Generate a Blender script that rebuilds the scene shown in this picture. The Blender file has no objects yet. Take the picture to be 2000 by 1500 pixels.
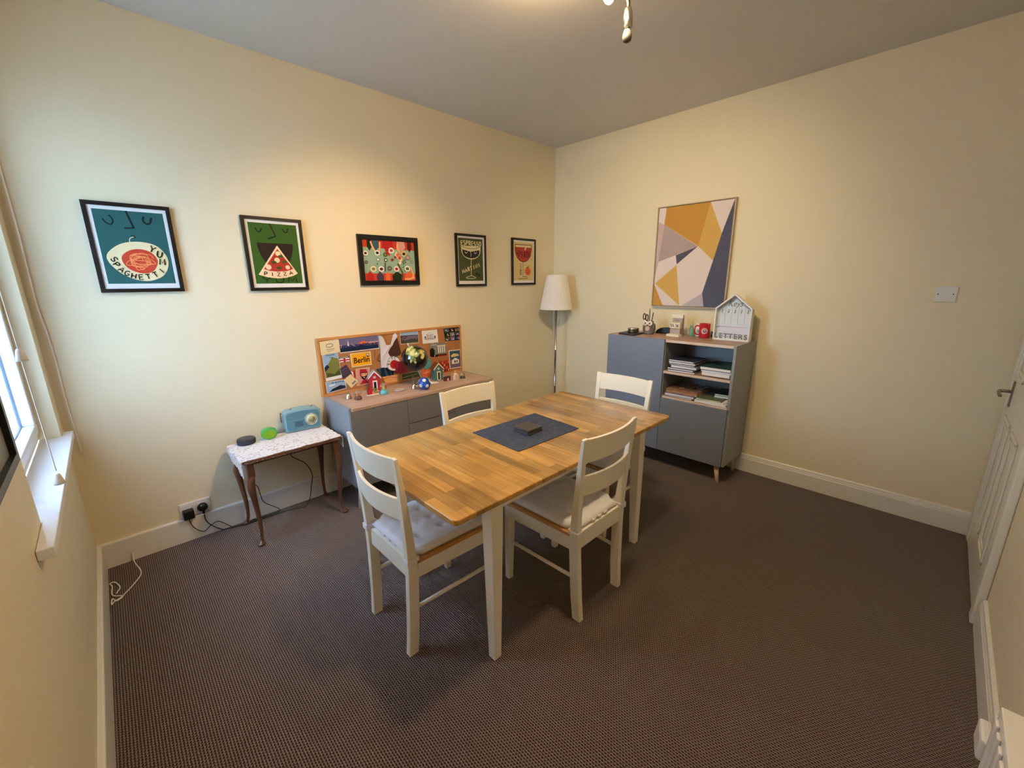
import bpy, bmesh, math, random
from mathutils import Vector, Matrix, Euler
random.seed(7)
PI = math.pi
S = bpy.context.scene
COL = S.collection

# ------------------------------------------------------------------ camera
CAM_POS = Vector((-3.40619, -2.88181, 1.46566))
YAW, PITCH, ROLL = 0.800926, -0.243719, -0.0082911
FPX = 810.608
cy, sy, cp, sp = math.cos(YAW), math.sin(YAW), math.cos(PITCH), math.sin(PITCH)
fwd = Vector((cy * cp, sy * cp, sp)); rgt = Vector((sy, -cy, 0)); upv = rgt.cross(fwd)
cr, sr = math.cos(ROLL), math.sin(ROLL)
r2 = cr * rgt + sr * upv; u2 = -sr * rgt + cr * upv
cam = bpy.data.cameras.new('camera'); cam_o = bpy.data.objects.new('camera', cam); COL.objects.link(cam_o)
M = Matrix((r2, u2, -fwd)).transposed().to_4x4(); M.translation = CAM_POS
cam_o.matrix_world = M
cam.sensor_fit = 'HORIZONTAL'; cam.sensor_width = 36; cam.lens = 36 * FPX / 2000; cam.clip_start = 0.02
S.camera = cam_o

# ------------------------------------------------------------------ exposure, world, lights
S.view_settings.view_transform = 'Standard'; S.view_settings.look = 'None'
S.view_settings.gamma = 1; S.view_settings.use_curve_mapping = False
S.view_settings.exposure = 0.1
W = bpy.data.worlds.new('sky'); S.world = W; W.use_nodes = True
bg = W.node_tree.nodes['Background']; bg.inputs[1].default_value = 1.0
SKY = [(2.0, 3.6, 5.0), (13.0, 20.0, 28.0), (2.0, 3.5, 8.0), (84.0, 118.0, 172.0)]     # below the horizon, low, middle and high sky
_nt = W.node_tree; _tc = _nt.nodes.new('ShaderNodeTexCoord'); _sp = _nt.nodes.new('ShaderNodeSeparateXYZ'); _nt.links.new(_tc.outputs['Generated'], _sp.inputs[0])
_acc = None
for _i, (_lo, _hi) in enumerate(((-9, 0), (0, .34), (.34, .68), (.68, 9))):
    _a = _nt.nodes.new('ShaderNodeMath'); _a.operation = 'GREATER_THAN'; _a.inputs[1].default_value = _lo; _nt.links.new(_sp.outputs[2], _a.inputs[0])
    _b = _nt.nodes.new('ShaderNodeMath'); _b.operation = 'LESS_THAN'; _b.inputs[1].default_value = _hi; _nt.links.new(_sp.outputs[2], _b.inputs[0])
    _m = _nt.nodes.new('ShaderNodeMath'); _m.operation = 'MULTIPLY'; _nt.links.new(_a.outputs[0], _m.inputs[0]); _nt.links.new(_b.outputs[0], _m.inputs[1])
    _v = _nt.nodes.new('ShaderNodeVectorMath'); _v.operation = 'SCALE'; _v.inputs[0].default_value = SKY[_i]; _nt.links.new(_m.outputs[0], _v.inputs['Scale'])
    if _acc is None: _acc = _v.outputs[0]
    else:
        _s = _nt.nodes.new('ShaderNodeVectorMath'); _s.operation = 'ADD'; _nt.links.new(_acc, _s.inputs[0]); _nt.links.new(_v.outputs[0], _s.inputs[1]); _acc = _s.outputs[0]
_nt.links.new(_acc, bg.inputs[0])
# bulbs of the ceiling light: r, g, b power in watts; spots towards the back wall, the right wall, the table, and a bare glow
LAMP = dict(back=(96, 62, 28), right=(90, 70, 42), table=(46, 37, 25), glow=(15, 10, 5.2), near=(34, 21, 11))
RX0, RY0, RZ = -3.643, -3.215, 2.7          # room: x RX0..0, y RY0..0, z 0..RZ
WY0, WY1, WZ0, WZ1 = -1.152, -0.165, 0.793, 2.32   # window opening

def light(name, kind, loc, energy, color, rot=None, **kw):
    l = bpy.data.lights.new(name, kind); o = bpy.data.objects.new(name, l); COL.objects.link(o)
    o.location = loc; l.energy = energy; l.color = color
    if rot is not None: o.rotation_euler = rot
    for k, v in kw.items(): setattr(l, k, v)
    return o
def aim(o, tgt):
    o.rotation_euler = (Vector(tgt) - o.location).to_track_quat('-Z', 'Y').to_euler()
# sky portal in the window opening (only guides the sampling of the sky)
pt = light('window_portal', 'AREA', (-3.80, (WY0 + WY1) / 2, (WZ0 + WZ1) / 2), 1, (1, 1, 1), (0, -PI / 2, 0), shape='RECTANGLE', size=WZ1 - WZ0, size_y=WY1 - WY0)
pt.data.cycles.is_portal = True
WARM = (1.0, 0.70, 0.42)
LAMPS = []   # filled by the ceiling spotlight builder

# ------------------------------------------------------------------ materials
def lin(c):
    c = c / 255
    return c / 12.92 if c <= 0.04045 else ((c + 0.055) / 1.055) ** 2.4
def rgb(r, g, b): return (lin(r), lin(g), lin(b), 1)
MATS = {}
def mat(name, col, rough=0.6, metal=0.0, coat=0.0, bump=None, var=None, spec=0.5, trans=0.0, ior=1.45, emis=None, sheen=0):
    if name in MATS: return MATS[name]
    m = bpy.data.materials.new(name); m.use_nodes = True; MATS[name] = m
    nt = m.node_tree; b = nt.nodes['Principled BSDF']
    b.inputs['Base Color'].default_value = col; b.inputs['Roughness'].default_value = rough
    b.inputs['Metallic'].default_value = metal; b.inputs['Coat Weight'].default_value = coat
    b.inputs['Specular IOR Level'].default_value = spec; b.inputs['IOR'].default_value = ior
    b.inputs['Transmission Weight'].default_value = trans
    if sheen: b.inputs['Sheen Weight'].default_value = sheen
    if emis: b.inputs['Emission Color'].default_value = emis[0]; b.inputs['Emission Strength'].default_value = emis[1]
    tc = nt.nodes.new('ShaderNodeTexCoord')
    if var:   # (scale, amount)
        n = nt.nodes.new('ShaderNodeTexNoise'); n.inputs['Scale'].default_value = var[0]; n.inputs['Detail'].default_value = 4
        nt.links.new(tc.outputs['Object'], n.inputs['Vector'])
        mx = nt.nodes.new('ShaderNodeMix'); mx.data_type = 'RGBA'
        a = var[1]
        mx.inputs[6].default_value = (col[0] * (1 - a), col[1] * (1 - a), col[2] * (1 - a), 1)
        mx.inputs[7].default_value = (min(1, col[0] * (1 + a)), min(1, col[1] * (1 + a)), min(1, col[2] * (1 + a)), 1)
        nt.links.new(n.outputs['Fac'], mx.inputs[0]); nt.links.new(mx.outputs[2], b.inputs['Base Color'])
    if bump:  # (scale, distance)
        n = nt.nodes.new('ShaderNodeTexNoise'); n.inputs['Scale'].default_value = bump[0]; n.inputs['Detail'].default_value = 3
        nt.links.new(tc.outputs['Object'], n.inputs['Vector'])
        bp = nt.nodes.new('ShaderNodeBump'); bp.inputs['Distance'].default_value = bump[1]; bp.inputs['Strength'].default_value = 0.6
        nt.links.new(n.outputs['Fac'], bp.inputs['Height']); nt.links.new(bp.outputs[0], b.inputs['Normal'])
    return m
def nodes_of(m):
    nt = m.node_tree; return nt, nt.nodes['Principled BSDF']
def ramp(nt, stops):
    r = nt.nodes.new('ShaderNodeValToRGB'); e = r.color_ramp.elements
    e[0].position, e[0].color = stops[0]; e[1].position, e[1].color = stops[-1]
    for p, c in stops[1:-1]:
        x = e.new(p); x.color = c
    return r
def mapping(nt, scale=(1, 1, 1), rot=(0, 0, 0)):
    tc = nt.nodes.new('ShaderNodeTexCoord'); mp = nt.nodes.new('ShaderNodeMapping')
    mp.inputs['Scale'].default_value = scale; mp.inputs['Rotation'].default_value = rot
    nt.links.new(tc.outputs['Object'], mp.inputs['Vector']); return mp

wall_paint = mat('cream_wall_paint', rgb(228, 216, 184), 0.55, bump=(140, 0.0012), var=(1.2, 0.02))
ceil_paint = mat('white_ceiling_paint', rgb(214, 211, 203), 0.8, bump=(160, 0.0003))
gloss_white = mat('white_gloss_paint', rgb(226, 224, 214), 0.3, bump=(30, 0.0006))
upvc = mat('white_window_plastic', rgb(232, 236, 240), 0.25)
sill_white = mat('white_sill_paint', rgb(230, 233, 236), 0.3)
chair_white = mat('cream_white_lacquer', rgb(244, 240, 222), 0.32, var=(6, 0.03))
cushion_m = mat('white_cotton', rgb(236, 236, 238), 0.9, bump=(500, 0.0006), var=(14, 0.03), sheen=0.3)
black_frame = mat('black_frame_lacquer', rgb(13, 12, 13), 0.35)
paper_w = mat('white_paper', rgb(228, 228, 226), 0.6)
chrome = mat('chrome', rgb(200, 196, 190), 0.18, 1.0)
nickel = mat('brushed_nickel', rgb(150, 142, 132), 0.32, 1.0)
black_pl = mat('black_plastic', rgb(16, 16, 17), 0.4)
grey_side = mat('grey_satin_board', rgb(138, 142, 144), 0.36, bump=(300, 0.0002))  # base grey raised to hold the window's grazing reflection on the side panels
grey_front_daylit = mat('daylit_grey_front', rgb(118, 127, 144), 0.27, spec=.8, bump=(300, 0.0002))  # same grey paint, with blue window daylight mixed into its base colour
grey_front = mat('taupe_grey_front', rgb(114, 112, 109), 0.45, bump=(300, 0.0002))
beech = mat('pale_beech_leg', rgb(214, 184, 160), 0.5, var=(30, 0.08))
oak_seat = mat('oak_seat_wood', rgb(196, 146, 82), 0.4, var=(24, 0.15))
mahog = mat('reddish_brown_wood', rgb(86, 53, 33), 0.3, var=(20, 0.3), coat=0.3)
pine = mat('pine_frame', rgb(190, 132, 72), 0.5, var=(30, 0.12))
white_pl = mat('white_plastic', rgb(226, 226, 224), 0.3)
cable_b = mat('black_cable', rgb(20, 18, 18), 0.5)
cable_w = mat('white_cord', rgb(240, 236, 226), 0.5)
glass_m = mat('clear_glass', (1, 1, 1, 1), 0.02, trans=1.0, ior=1.45)
dark_gap = mat('dark_recess', rgb(20, 20, 22), 0.9)

def wood(name, c1, c2, c3, axis='y', plank=None, rough=0.35, coat=0.2, scale=1.0):
    m = mat(name, c2, rough, coat=coat); nt, b = nodes_of(m)
    st = {'y': (60, 3, 60), 'x': (3, 60, 60), 'z': (60, 60, 3)}[axis]
    mp = mapping(nt, tuple(s * scale for s in st))
    n = nt.nodes.new('ShaderNodeTexNoise'); n.inputs['Scale'].default_value = 1; n.inputs['Detail'].default_value = 6; n.inputs['Distortion'].default_value = .6
    nt.links.new(mp.outputs[0], n.inputs['Vector'])
    r = ramp(nt, [(0.25, c1), (0.5, c2), (0.75, c3)]); nt.links.new(n.outputs['Fac'], r.inputs[0])
    out = r.outputs[0]
    if plank:
        mp2 = mapping(nt, (1, 1, 1), (0, 0, PI / 2 if axis == 'y' else 0))
        br = nt.nodes.new('ShaderNodeTexBrick'); br.offset = 0.37; br.offset_frequency = 2; br.squash = 1
        br.inputs['Scale'].default_value = 1; br.inputs['Brick Width'].default_value = plank[1]; br.inputs['Row Height'].default_value = plank[0]
        br.inputs['Mortar Size'].default_value = 0.0006; br.inputs['Mortar Smooth'].default_value = 0.3; br.inputs['Bias'].default_value = 0
        br.inputs['Color1'].default_value = (0.62, 0.62, 0.62, 1); br.inputs['Color2'].default_value = (1.22, 1.18, 1.12, 1); br.inputs['Mortar'].default_value = (0.42, 0.38, 0.32, 1)
        nt.links.new(mp2.outputs[0], br.inputs['Vector'])
        # each stave shifts through wider patches of tone
        n2 = nt.nodes.new('ShaderNodeTexNoise'); n2.inputs['Scale'].default_value = 5; nt.links.new(mp2.outputs[0], n2.inputs['Vector'])
        r3 = ramp(nt, [(0.3, (0.82, 0.8, 0.76, 1)), (0.7, (1.12, 1.1, 1.08, 1))]); nt.links.new(n2.outputs['Fac'], r3.inputs[0])
        for src in (br.outputs['Color'], r3.outputs[0]):
            mx = nt.nodes.new('ShaderNodeMix'); mx.data_type = 'RGBA'; mx.blend_type = 'MULTIPLY'; mx.inputs[0].default_value = 1
            nt.links.new(out, mx.inputs[6]); nt.links.new(src, mx.inputs[7]); out = mx.outputs[2]
    nt.links.new(out, b.inputs['Base Color'])
    bp = nt.nodes.new('ShaderNodeBump'); bp.inputs['Distance'].default_value = 0.0004; bp.inputs['Strength'].default_value = .4
    nt.links.new(n.outputs['Fac'], bp.inputs['Height']); nt.links.new(bp.outputs[0], b.inputs['Normal'])
    return m
table_wood = wood('honey_rubberwood_staves', rgb(164, 121, 58), rgb(187, 145, 78), rgb(207, 169, 104), 'y', (0.047, 0.34), rough=0.24, coat=0.35)
oak_top = wood('greyed_oak_top', rgb(150, 122, 104), rgb(178, 150, 130), rgb(196, 170, 150), 'x', None, 0.45, 0.0)
oak_top_y = wood('greyed_oak_top_y', rgb(140, 108, 92), rgb(168, 136, 118), rgb(190, 162, 144), 'y', None, 0.45, 0.0)
pale_edge = mat('pale_oak_edge', rgb(206, 188, 172), 0.5, var=(30, .06))

# ribbed loop carpet
carpet = mat('brown_ribbed_carpet', rgb(84, 64, 56), 0.95, spec=0.1, sheen=0.12); nt, b = nodes_of(carpet)
tc = nt.nodes.new('ShaderNodeTexCoord'); sep = nt.nodes.new('ShaderNodeSeparateXYZ'); nt.links.new(tc.outputs['Object'], sep.inputs[0])
def mth(nt, op, a, b_=None):
    n = nt.nodes.new('ShaderNodeMath'); n.operation = op
    for i, v in enumerate((a, b_)):
        if v is None: continue
        if isinstance(v, (int, float)): n.inputs[i].default_value = v
        else: nt.links.new(v, n.inputs[i])
    return n.outputs[0]
kx = 2 * PI / 0.0085; ky = 2 * PI / 0.011
nz = nt.nodes.new('ShaderNodeTexNoise'); nz.inputs['Scale'].default_value = 60; nt.links.new(tc.outputs['Object'], nz.inputs['Vector'])
wob = mth(nt, 'MULTIPLY', nz.outputs['Fac'], 2.0)
sx_ = mth(nt, 'SINE', mth(nt, 'ADD', mth(nt, 'MULTIPLY', sep.outputs[0], kx), wob))
half = mth(nt, 'MULTIPLY', mth(nt, 'FLOOR', mth(nt, 'MULTIPLY', sep.outputs[0], 1 / 0.0085)), PI)
sy_ = mth(nt, 'SINE', mth(nt, 'ADD', mth(nt, 'MULTIPLY', sep.outputs[1], ky), mth(nt, 'ADD', half, wob)))
hgt = mth(nt, 'ADD', mth(nt, 'MULTIPLY', sx_, 0.7), mth(nt, 'MULTIPLY', sy_, 0.5))
n3 = nt.nodes.new('ShaderNodeTexNoise'); n3.inputs['Scale'].default_value = 260; n3.inputs['Detail'].default_value = 3; nt.links.new(tc.outputs['Object'], n3.inputs['Vector'])
mr = nt.nodes.new('ShaderNodeMapRange'); mr.inputs[1].default_value = -1.2; mr.inputs[2].default_value = 1.2
nt.links.new(mth(nt, 'ADD', hgt, mth(nt, 'MULTIPLY', mth(nt, 'SUBTRACT', n3.outputs['Fac'], 0.5), 1.6)), mr.inputs[0])
rr = ramp(nt, [(0.1, rgb(38, 28, 24)), (0.5, rgb(94, 77, 69)), (0.95, rgb(158, 139, 130))]); nt.links.new(mr.outputs[0], rr.inputs[0])
nt.links.new(rr.outputs[0], b.inputs['Base Color'])
bp = nt.nodes.new('ShaderNodeBump'); bp.inputs['Distance'].default_value = 0.003; bp.inputs['Strength'].default_value = .8
nt.links.new(hgt, bp.inputs['Height']); nt.links.new(bp.outputs[0], b.inputs['Normal'])

# ------------------------------------------------------------------ mesh helpers
def nb(): return bmesh.new()
def box(bm, x0, x1, y0, y1, z0, z1, mi=0):
    v = [bm.verts.new(c) for c in ((x0, y0, z0), (x1, y0, z0), (x1, y1, z0), (x0, y1, z0), (x0, y0, z1), (x1, y0, z1), (x1, y1, z1), (x0, y1, z1))]
    for f in ((3, 2, 1, 0), (4, 5, 6, 7), (0, 1, 5, 4), (1, 2, 6, 5), (2, 3, 7, 6), (3, 0, 4, 7)):
        bm.faces.new([v[i] for i in f]).material_index = mi
    return v
def xf(verts, m):
    for v in verts: v.co = m @ v.co
def prism(bm, pts, a0, a1, axis='z', mi=0, cap_mi=None):
    """extrude 2D polygon pts along axis from a0 to a1"""
    def P(p, a):
        if axis == 'z': return (p[0], p[1], a)
        if axis == 'y': return (p[0], a, p[1])
        return (a, p[0], p[1])
    lo = [bm.verts.new(P(p, a0)) for p in pts]; hi = [bm.verts.new(P(p, a1)) for p in pts]
    n = len(pts)
    for i in range(n):
        bm.faces.new((lo[i], lo[(i + 1) % n], hi[(i + 1) % n], hi[i])).material_index = mi
    bm.faces.new(lo[::-1]).material_index = mi
    bm.faces.new(hi).material_index = mi if cap_mi is None else cap_mi
    return lo + hi
def lathe(bm, prof, n=32, c=(0, 0, 0), mi=0, ripple=None):
    rings = []
    for r, z in prof:
        if r < 1e-6: rings.append([bm.verts.new((c[0], c[1], c[2] + z))])
        else:
            ring = []
            for i in range(n):
                rr_ = r * (1 + (ripple[1] if ripple and i % 2 else 0))
                ring.append(bm.verts.new((c[0] + rr_ * math.cos(2 * PI * i / n), c[1] + rr_ * math.sin(2 * PI * i / n), c[2] + z)))
            rings.append(ring)
    for a, b_ in zip(rings, rings[1:]):
        for i in range(n):
            j = (i + 1) % n
            if len(a) == 1 and len(b_) == 1: continue
            if len(a) == 1: f = bm.faces.new((a[0], b_[i], b_[j]))
            elif len(b_) == 1: f = bm.faces.new((a[i], a[j], b_[0]))
            else: f = bm.faces.new((a[i], a[j], b_[j], b_[i]))
            f.material_index = mi; f.smooth = not ripple
    return [v for r_ in rings for v in r_]
def smooth_path(pts, k=6):
    out = []; P = [Vector(p) for p in pts]; P = [2 * P[0] - P[1]] + P + [2 * P[-1] - P[-2]]
    for i in range(1, len(P) - 2):
        a, b_, c, d = P[i - 1:i + 3]
        for j in range(k):
            t = j / k
            out.append(.5 * ((2 * b_) + (c - a) * t + (2 * a - 5 * b_ + 4 * c - d) * t * t + (3 * b_ - a - 3 * c + d) * t ** 3))
    out.append(P[-2]); return out
def tube(bm, pts, r, n=8, mi=0, sm=True):
    pts = smooth_path(pts) if sm else [Vector(p) for p in pts]
    N = len(pts); rings = []; up = Vector((0.13, 0.21, 1)).normalized()
    for i, p in enumerate(pts):
        t = (pts[min(i + 1, N - 1)] - pts[max(i - 1, 0)]).normalized()
        a = t.cross(up)
        if a.length < 1e-3: a = t.cross(Vector((1, 0, 0)))
        a.normalize(); b_ = a.cross(t); b_.normalize()
        q = r(i / (N - 1)) if callable(r) else r
        rings.append([bm.verts.new(p + q * (a * math.cos(2 * PI * k / n) + b_ * math.sin(2 * PI * k / n))) for k in range(n)])
    for A, B in zip(rings, rings[1:]):
        for k in range(n):
            f = bm.faces.new((A[k], A[(k + 1) % n], B[(k + 1) % n], B[k])); f.material_index = mi; f.smooth = True
    bm.faces.new(rings[0][::-1]).material_index = mi; bm.faces.new(rings[-1]).material_index = mi
    return [v for R_ in rings for v in R_]
def sphere(bm, c, r, mi=0, seg=24, ring=16, scale=(1, 1, 1)):
    g = bmesh.ops.create_uvsphere(bm, u_segments=seg, v_segments=ring, radius=r)
    fs = set()
    for v in g['verts']:
        v.co = Vector((v.co.x * scale[0], v.co.y * scale[1], v.co.z * scale[2])) + Vector(c)
        fs.update(v.link_faces)
    for f in fs: f.smooth = True; f.material_index = mi
    return g['verts']
def loft(bm, secs, mi=0, closed=True, smooth=False):
    """secs: list of rings (lists of 3D points)"""
    rings = [[bm.verts.new(p) for p in s] for s in secs]
    for A, B in zip(rings, rings[1:]):
        n = len(A)
        for k in range(n):
            f = bm.faces.new((A[k], A[(k + 1) % n], B[(k + 1) % n], B[k])); f.material_index = mi; f.smooth = smooth
    bm.faces.new(rings[0][::-1]).material_index = mi; bm.faces.new(rings[-1]).material_index = mi
    return [v for r_ in rings for v in r_]
def rrect(x0, x1, y0, y1, r, n=5):
    out = []
    for cx_, cy_, a0 in ((x1 - r, y1 - r, 0), (x0 + r, y1 - r, PI / 2), (x0 + r, y0 + r, PI), (x1 - r, y0 + r, 1.5 * PI)):
        for i in range(n + 1):
            a = a0 + i / n * PI / 2; out.append((cx_ + r * math.cos(a), cy_ + r * math.sin(a)))
    return out
def ell(cx_, cy_, rx, ry, n=28, a0=0, a1=2 * PI):
    full = abs(a1 - a0 - 2 * PI) < 1e-6
    m_ = n if full else n + 1
    return [(cx_ + rx * math.cos(a0 + (a1 - a0) * i / n), cy_ + ry * math.sin(a0 + (a1 - a0) * i / n)) for i in range(m_)]
def obj(name, bm, m, parent=None, bevel=0, seg=2, smooth=False, loc=None, label=None):
    bmesh.ops.recalc_face_normals(bm, faces=bm.faces)
    me = bpy.data.meshes.new(name); bm.to_mesh(me); bm.free()
    for x in (m if isinstance(m, (list, tuple)) else [m]): me.materials.append(x)
    o = bpy.data.objects.new(name, me); COL.objects.link(o)
    if parent is not None: o.parent = parent
    if loc is not None: o.location = loc
    if smooth:
        for p in me.polygons: p.use_smooth = True
    if bevel:
        bv = o.modifiers.new('bevel', 'BEVEL'); bv.width = bevel; bv.segments = seg; bv.limit_method = 'ANGLE'; bv.angle_limit = math.radians(40)
    if label: o['label'] = label
    return o
def thing(name, label, cat, loc=(0, 0, 0), rotz=0, group=None):
    o = bpy.data.objects.new(name, None); COL.objects.link(o); o.empty_display_size = 0.05
    o.location = loc; o.rotation_euler = (0, 0, rotz); o['label'] = label; o['category'] = cat
    if group: o['group'] = group
    return o
def tag(o, label, cat, group=None, kind=None):
    o['label'] = label; o['category'] = cat
    if group: o['group'] = group
    if kind: o['kind'] = kind
    return o
def struct(name, bm, m, parent=None, bevel=0):
    o = obj(name, bm, m, parent, bevel)
    if parent is None: o['kind'] = 'structure'
    return o
def copy_tree(o, parent=None):
    c = o.copy(); COL.objects.link(c); c.parent = parent
    for ch in list(o.children): copy_tree(ch, c)
    return c
GLY = {}
def glyphs(s, size=1.0, bold=0.0):
    key = (s, bold)
    if key not in GLY:
        cu = bpy.data.curves.new('t', 'FONT'); cu.body = s; cu.size = 1; cu.align_x = 'CENTER'; cu.align_y = 'CENTER'; cu.offset = bold
        cu.resolution_u = 3
        to = bpy.data.objects.new('t', cu); me = to.to_mesh()
        GLY[key] = ([tuple(v.co) for v in me.vertices], [tuple(p.vertices) for p in me.polygons])
        to.to_mesh_clear(); bpy.data.objects.remove(to); bpy.data.curves.remove(cu)
    return GLY[key]
def _arc(cx_, cy_, rx, ry, a0, a1, n=10): return [(cx_ + rx * math.cos(math.radians(a0 + (a1 - a0) * i / n)), cy_ + ry * math.sin(math.radians(a0 + (a1 - a0) * i / n))) for i in range(n + 1)]
STROKES = {'A': [[(0, 0), (.5, 1), (1, 0)], [(.2, .36), (.8, .36)]], 'C': [_arc(.55, .5, .5, .5, 50, 310)], 'E': [[(.95, 1), (.08, 1), (.08, 0), (.95, 0)], [(.08, .52), (.8, .52)]],
           'F': [[(.95, 1), (.08, 1), (.08, 0)], [(.08, .52), (.75, .52)]], 'G': [_arc(.5, .5, .48, .5, 50, 330) + [(.95, .45), (.55, .45)]], 'H': [[(.08, 0), (.08, 1)], [(.92, 0), (.92, 1)], [(.08, .5), (.92, .5)]],
           'I': [[(.5, 0), (.5, 1)]], 'L': [[(.1, 1), (.1, 0), (.95, 0)]], 'M': [[(0, 0), (.1, 1), (.5, .3), (.9, 1), (1, 0)]], 'N': [[(.05, 0), (.05, 1), (.95, 0), (.95, 1)]], 'O': [_arc(.5, .5, .46, .5, 90, 455, 16)],
           'P': [[(.1, 0), (.1, 1)] + _arc(.4, .74, .5, .26, 90, -90) + [(.1, .48)]], 'R': [[(.1, 0), (.1, 1)] + _arc(.4, .75, .48, .25, 90, -90) + [(.1, .5)], [(.4, .5), (.95, 0)]],
           'S': [_arc(.5, .75, .42, .25, 40, 270, 8) + _arc(.5, .25, .44, .25, 90, -140, 8)[1:]], 'T': [[(0, 1), (1, 1)], [(.5, 1), (.5, 0)]], 'U': [[(.08, 1), (.08, .4)] + _arc(.5, .4, .42, .4, 180, 360) + [(.92, 1)]],
           'Y': [[(0, 1), (.5, .5), (1, 1)], [(.5, .5), (.5, 0)]], 'Z': [[(.05, 1), (.95, 1), (.05, 0), (.95, 0)]], '6': [[(.8, 1)] + _arc(.6, .35, .52, .9, 110, 170, 4) + _arc(.5, .3, .42, .3, 180, 540, 14)], '1': [[(.25, .8), (.55, 1), (.55, 0)]],
           'W': [[(0, 1), (.25, 0), (.5, .7), (.75, 0), (1, 1)]], 'B': [[(.1, 0), (.1, 1), (.6, .95), (.75, .75), (.55, .53), (.1, .52)], [(.55, .53), (.9, .27), (.6, 0), (.1, 0)]]}
class Art:
    """flat printed layers: plane 'y' -> coords (x,z) facing -y ; plane 'x' -> (y,z) facing -x (u grows to -y) ; 'z' -> (x,y) facing up"""
    def __init__(s, plane, d, step=0.00025):
        s.bm = nb(); s.pl = plane; s.d = d; s.k = 0; s.step = step
    def P(s, p, off):
        if s.pl == 'y': return (p[0], s.d - off, p[1])
        if s.pl == 'x': return (s.d - off, p[0], p[1])
        return (p[0], p[1], s.d + off)
    def layer(s): s.k += 1; return s
    def poly(s, pts, mi):
        s.k += 1
        f = s.bm.faces.new([s.bm.verts.new(s.P(p, s.k * s.step)) for p in pts]); f.material_index = mi
        return s
    def stroke(s, pts, w, mi):
        s.k += 1; n = len(pts)
        L_, R_ = [], []
        for i, p in enumerate(pts):
            a = Vector(pts[max(i - 1, 0)]); b_ = Vector(pts[min(i + 1, n - 1)]); t = (b_ - a)
            if t.length < 1e-9: t = Vector((1, 0))
            t.normalize(); nn = Vector((-t.y, t.x)) * w / 2; q = Vector(p)
            L_.append(s.bm.verts.new(s.P(q + nn, s.k * s.step))); R_.append(s.bm.verts.new(s.P(q - nn, s.k * s.step)))
        for i in range(n - 1):
            s.bm.faces.new((L_[i], L_[i + 1], R_[i + 1], R_[i])).material_index = mi
        return s
    def text(s, t, c, size, mi, rot=0, sx=1.0, shear=0.0, bold=0.0):
        s.k += 1; vs, fs = glyphs(t, 1, bold); ca, sa = math.cos(rot), math.sin(rot)
        V = []
        for x, y, _ in vs:
            x = (x + shear * y) * size * sx; y *= size
            X, Y = x * ca - y * sa, x * sa + y * ca
            if s.pl == 'x': X = -X
            V.append(s.bm.verts.new(s.P((c[0] + X, c[1] + Y), s.k * s.step)))
        for f in fs:
            try: s.bm.faces.new([V[i] for i in f]).material_index = mi
            except ValueError: pass
        return s
    def marks(s, c, wd, ht, n, mi, seed=1):
        """writing too small to read: a row of uneven little marks"""
        r_ = random.Random(seed); x = -wd / 2; st = wd / n
        for k in range(n):
            a_ = x + k * st; q = []
            for i in range(4): q.append((a_ + st * (.1 + .6 * r_.random()), ht * (i / 3 - .5) * (.7 + .3 * r_.random())))
            s.stroke([(c[0] + (-p[0] if s.pl == 'x' else p[0]), c[1] + p[1]) for p in q], st * .42, mi); s.k -= 1
        s.k += 1
        return s
    def brush(s, t, c, size, mi, rot=0, w=.16, sx=1.0):
        """hand-lettered capitals drawn as thick strokes"""
        ca, sa = math.cos(rot), math.sin(rot); adv = .85 * size * sx; x0 = -adv * (len(t) - 1) / 2
        for k, ch in enumerate(t):
            for pl in STROKES[ch]:
                q = []
                for x, y in pl:
                    x = (x - .5) * .72 * size * sx + x0 + k * adv; y = (y - .5) * size
                    X, Y = x * ca - y * sa, x * sa + y * ca
                    q.append((c[0] + (-X if s.pl == 'x' else X), c[1] + Y))
                s.stroke(q, w * size, mi); s.k -= 1
        s.k += 1
        return s
    def done(s, name, mats, parent=None, label=None):
        me = bpy.data.meshes.new(name); s.bm.to_mesh(me); s.bm.free()
        for x in mats: me.materials.append(x)
        o = bpy.data.objects.new(name, me); COL.objects.link(o)
        if parent is not None: o.parent = parent
        if label: o['label'] = label
        return o

# ------------------------------------------------------------------ room shell
T = 0.12
bm = nb(); box(bm, RX0 - T, T, RY0 - T, T, -0.1, 0); struct('floor', bm, carpet)
bm = nb(); box(bm, RX0 - T, T, RY0 - T, T, RZ, RZ + 0.1); struct('ceiling', bm, ceil_paint)
bm = nb(); box(bm, RX0 - T, T, 0, T, 0, RZ); struct('wall_back', bm, wall_paint)
bm = nb(); box(bm, 0, T, RY0 - T, 0, 0, RZ); struct('wall_right', bm, wall_paint)
bm = nb(); box(bm, RX0 - T, 0, RY0 - T, RY0, 0, RZ); struct('wall_front', bm, wall_paint)
bm = nb(); xw = RX0 - 0.2
box(bm, xw, RX0, RY0 - T, WY0, 0, RZ); box(bm, xw, RX0, WY1, 0, 0, RZ)
box(bm, xw, RX0, WY0, WY1, 0, WZ0 - 0.03); box(bm, xw, RX0, WY0, WY1, WZ1, RZ)
struct('wall_left', bm, wall_paint)
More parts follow.
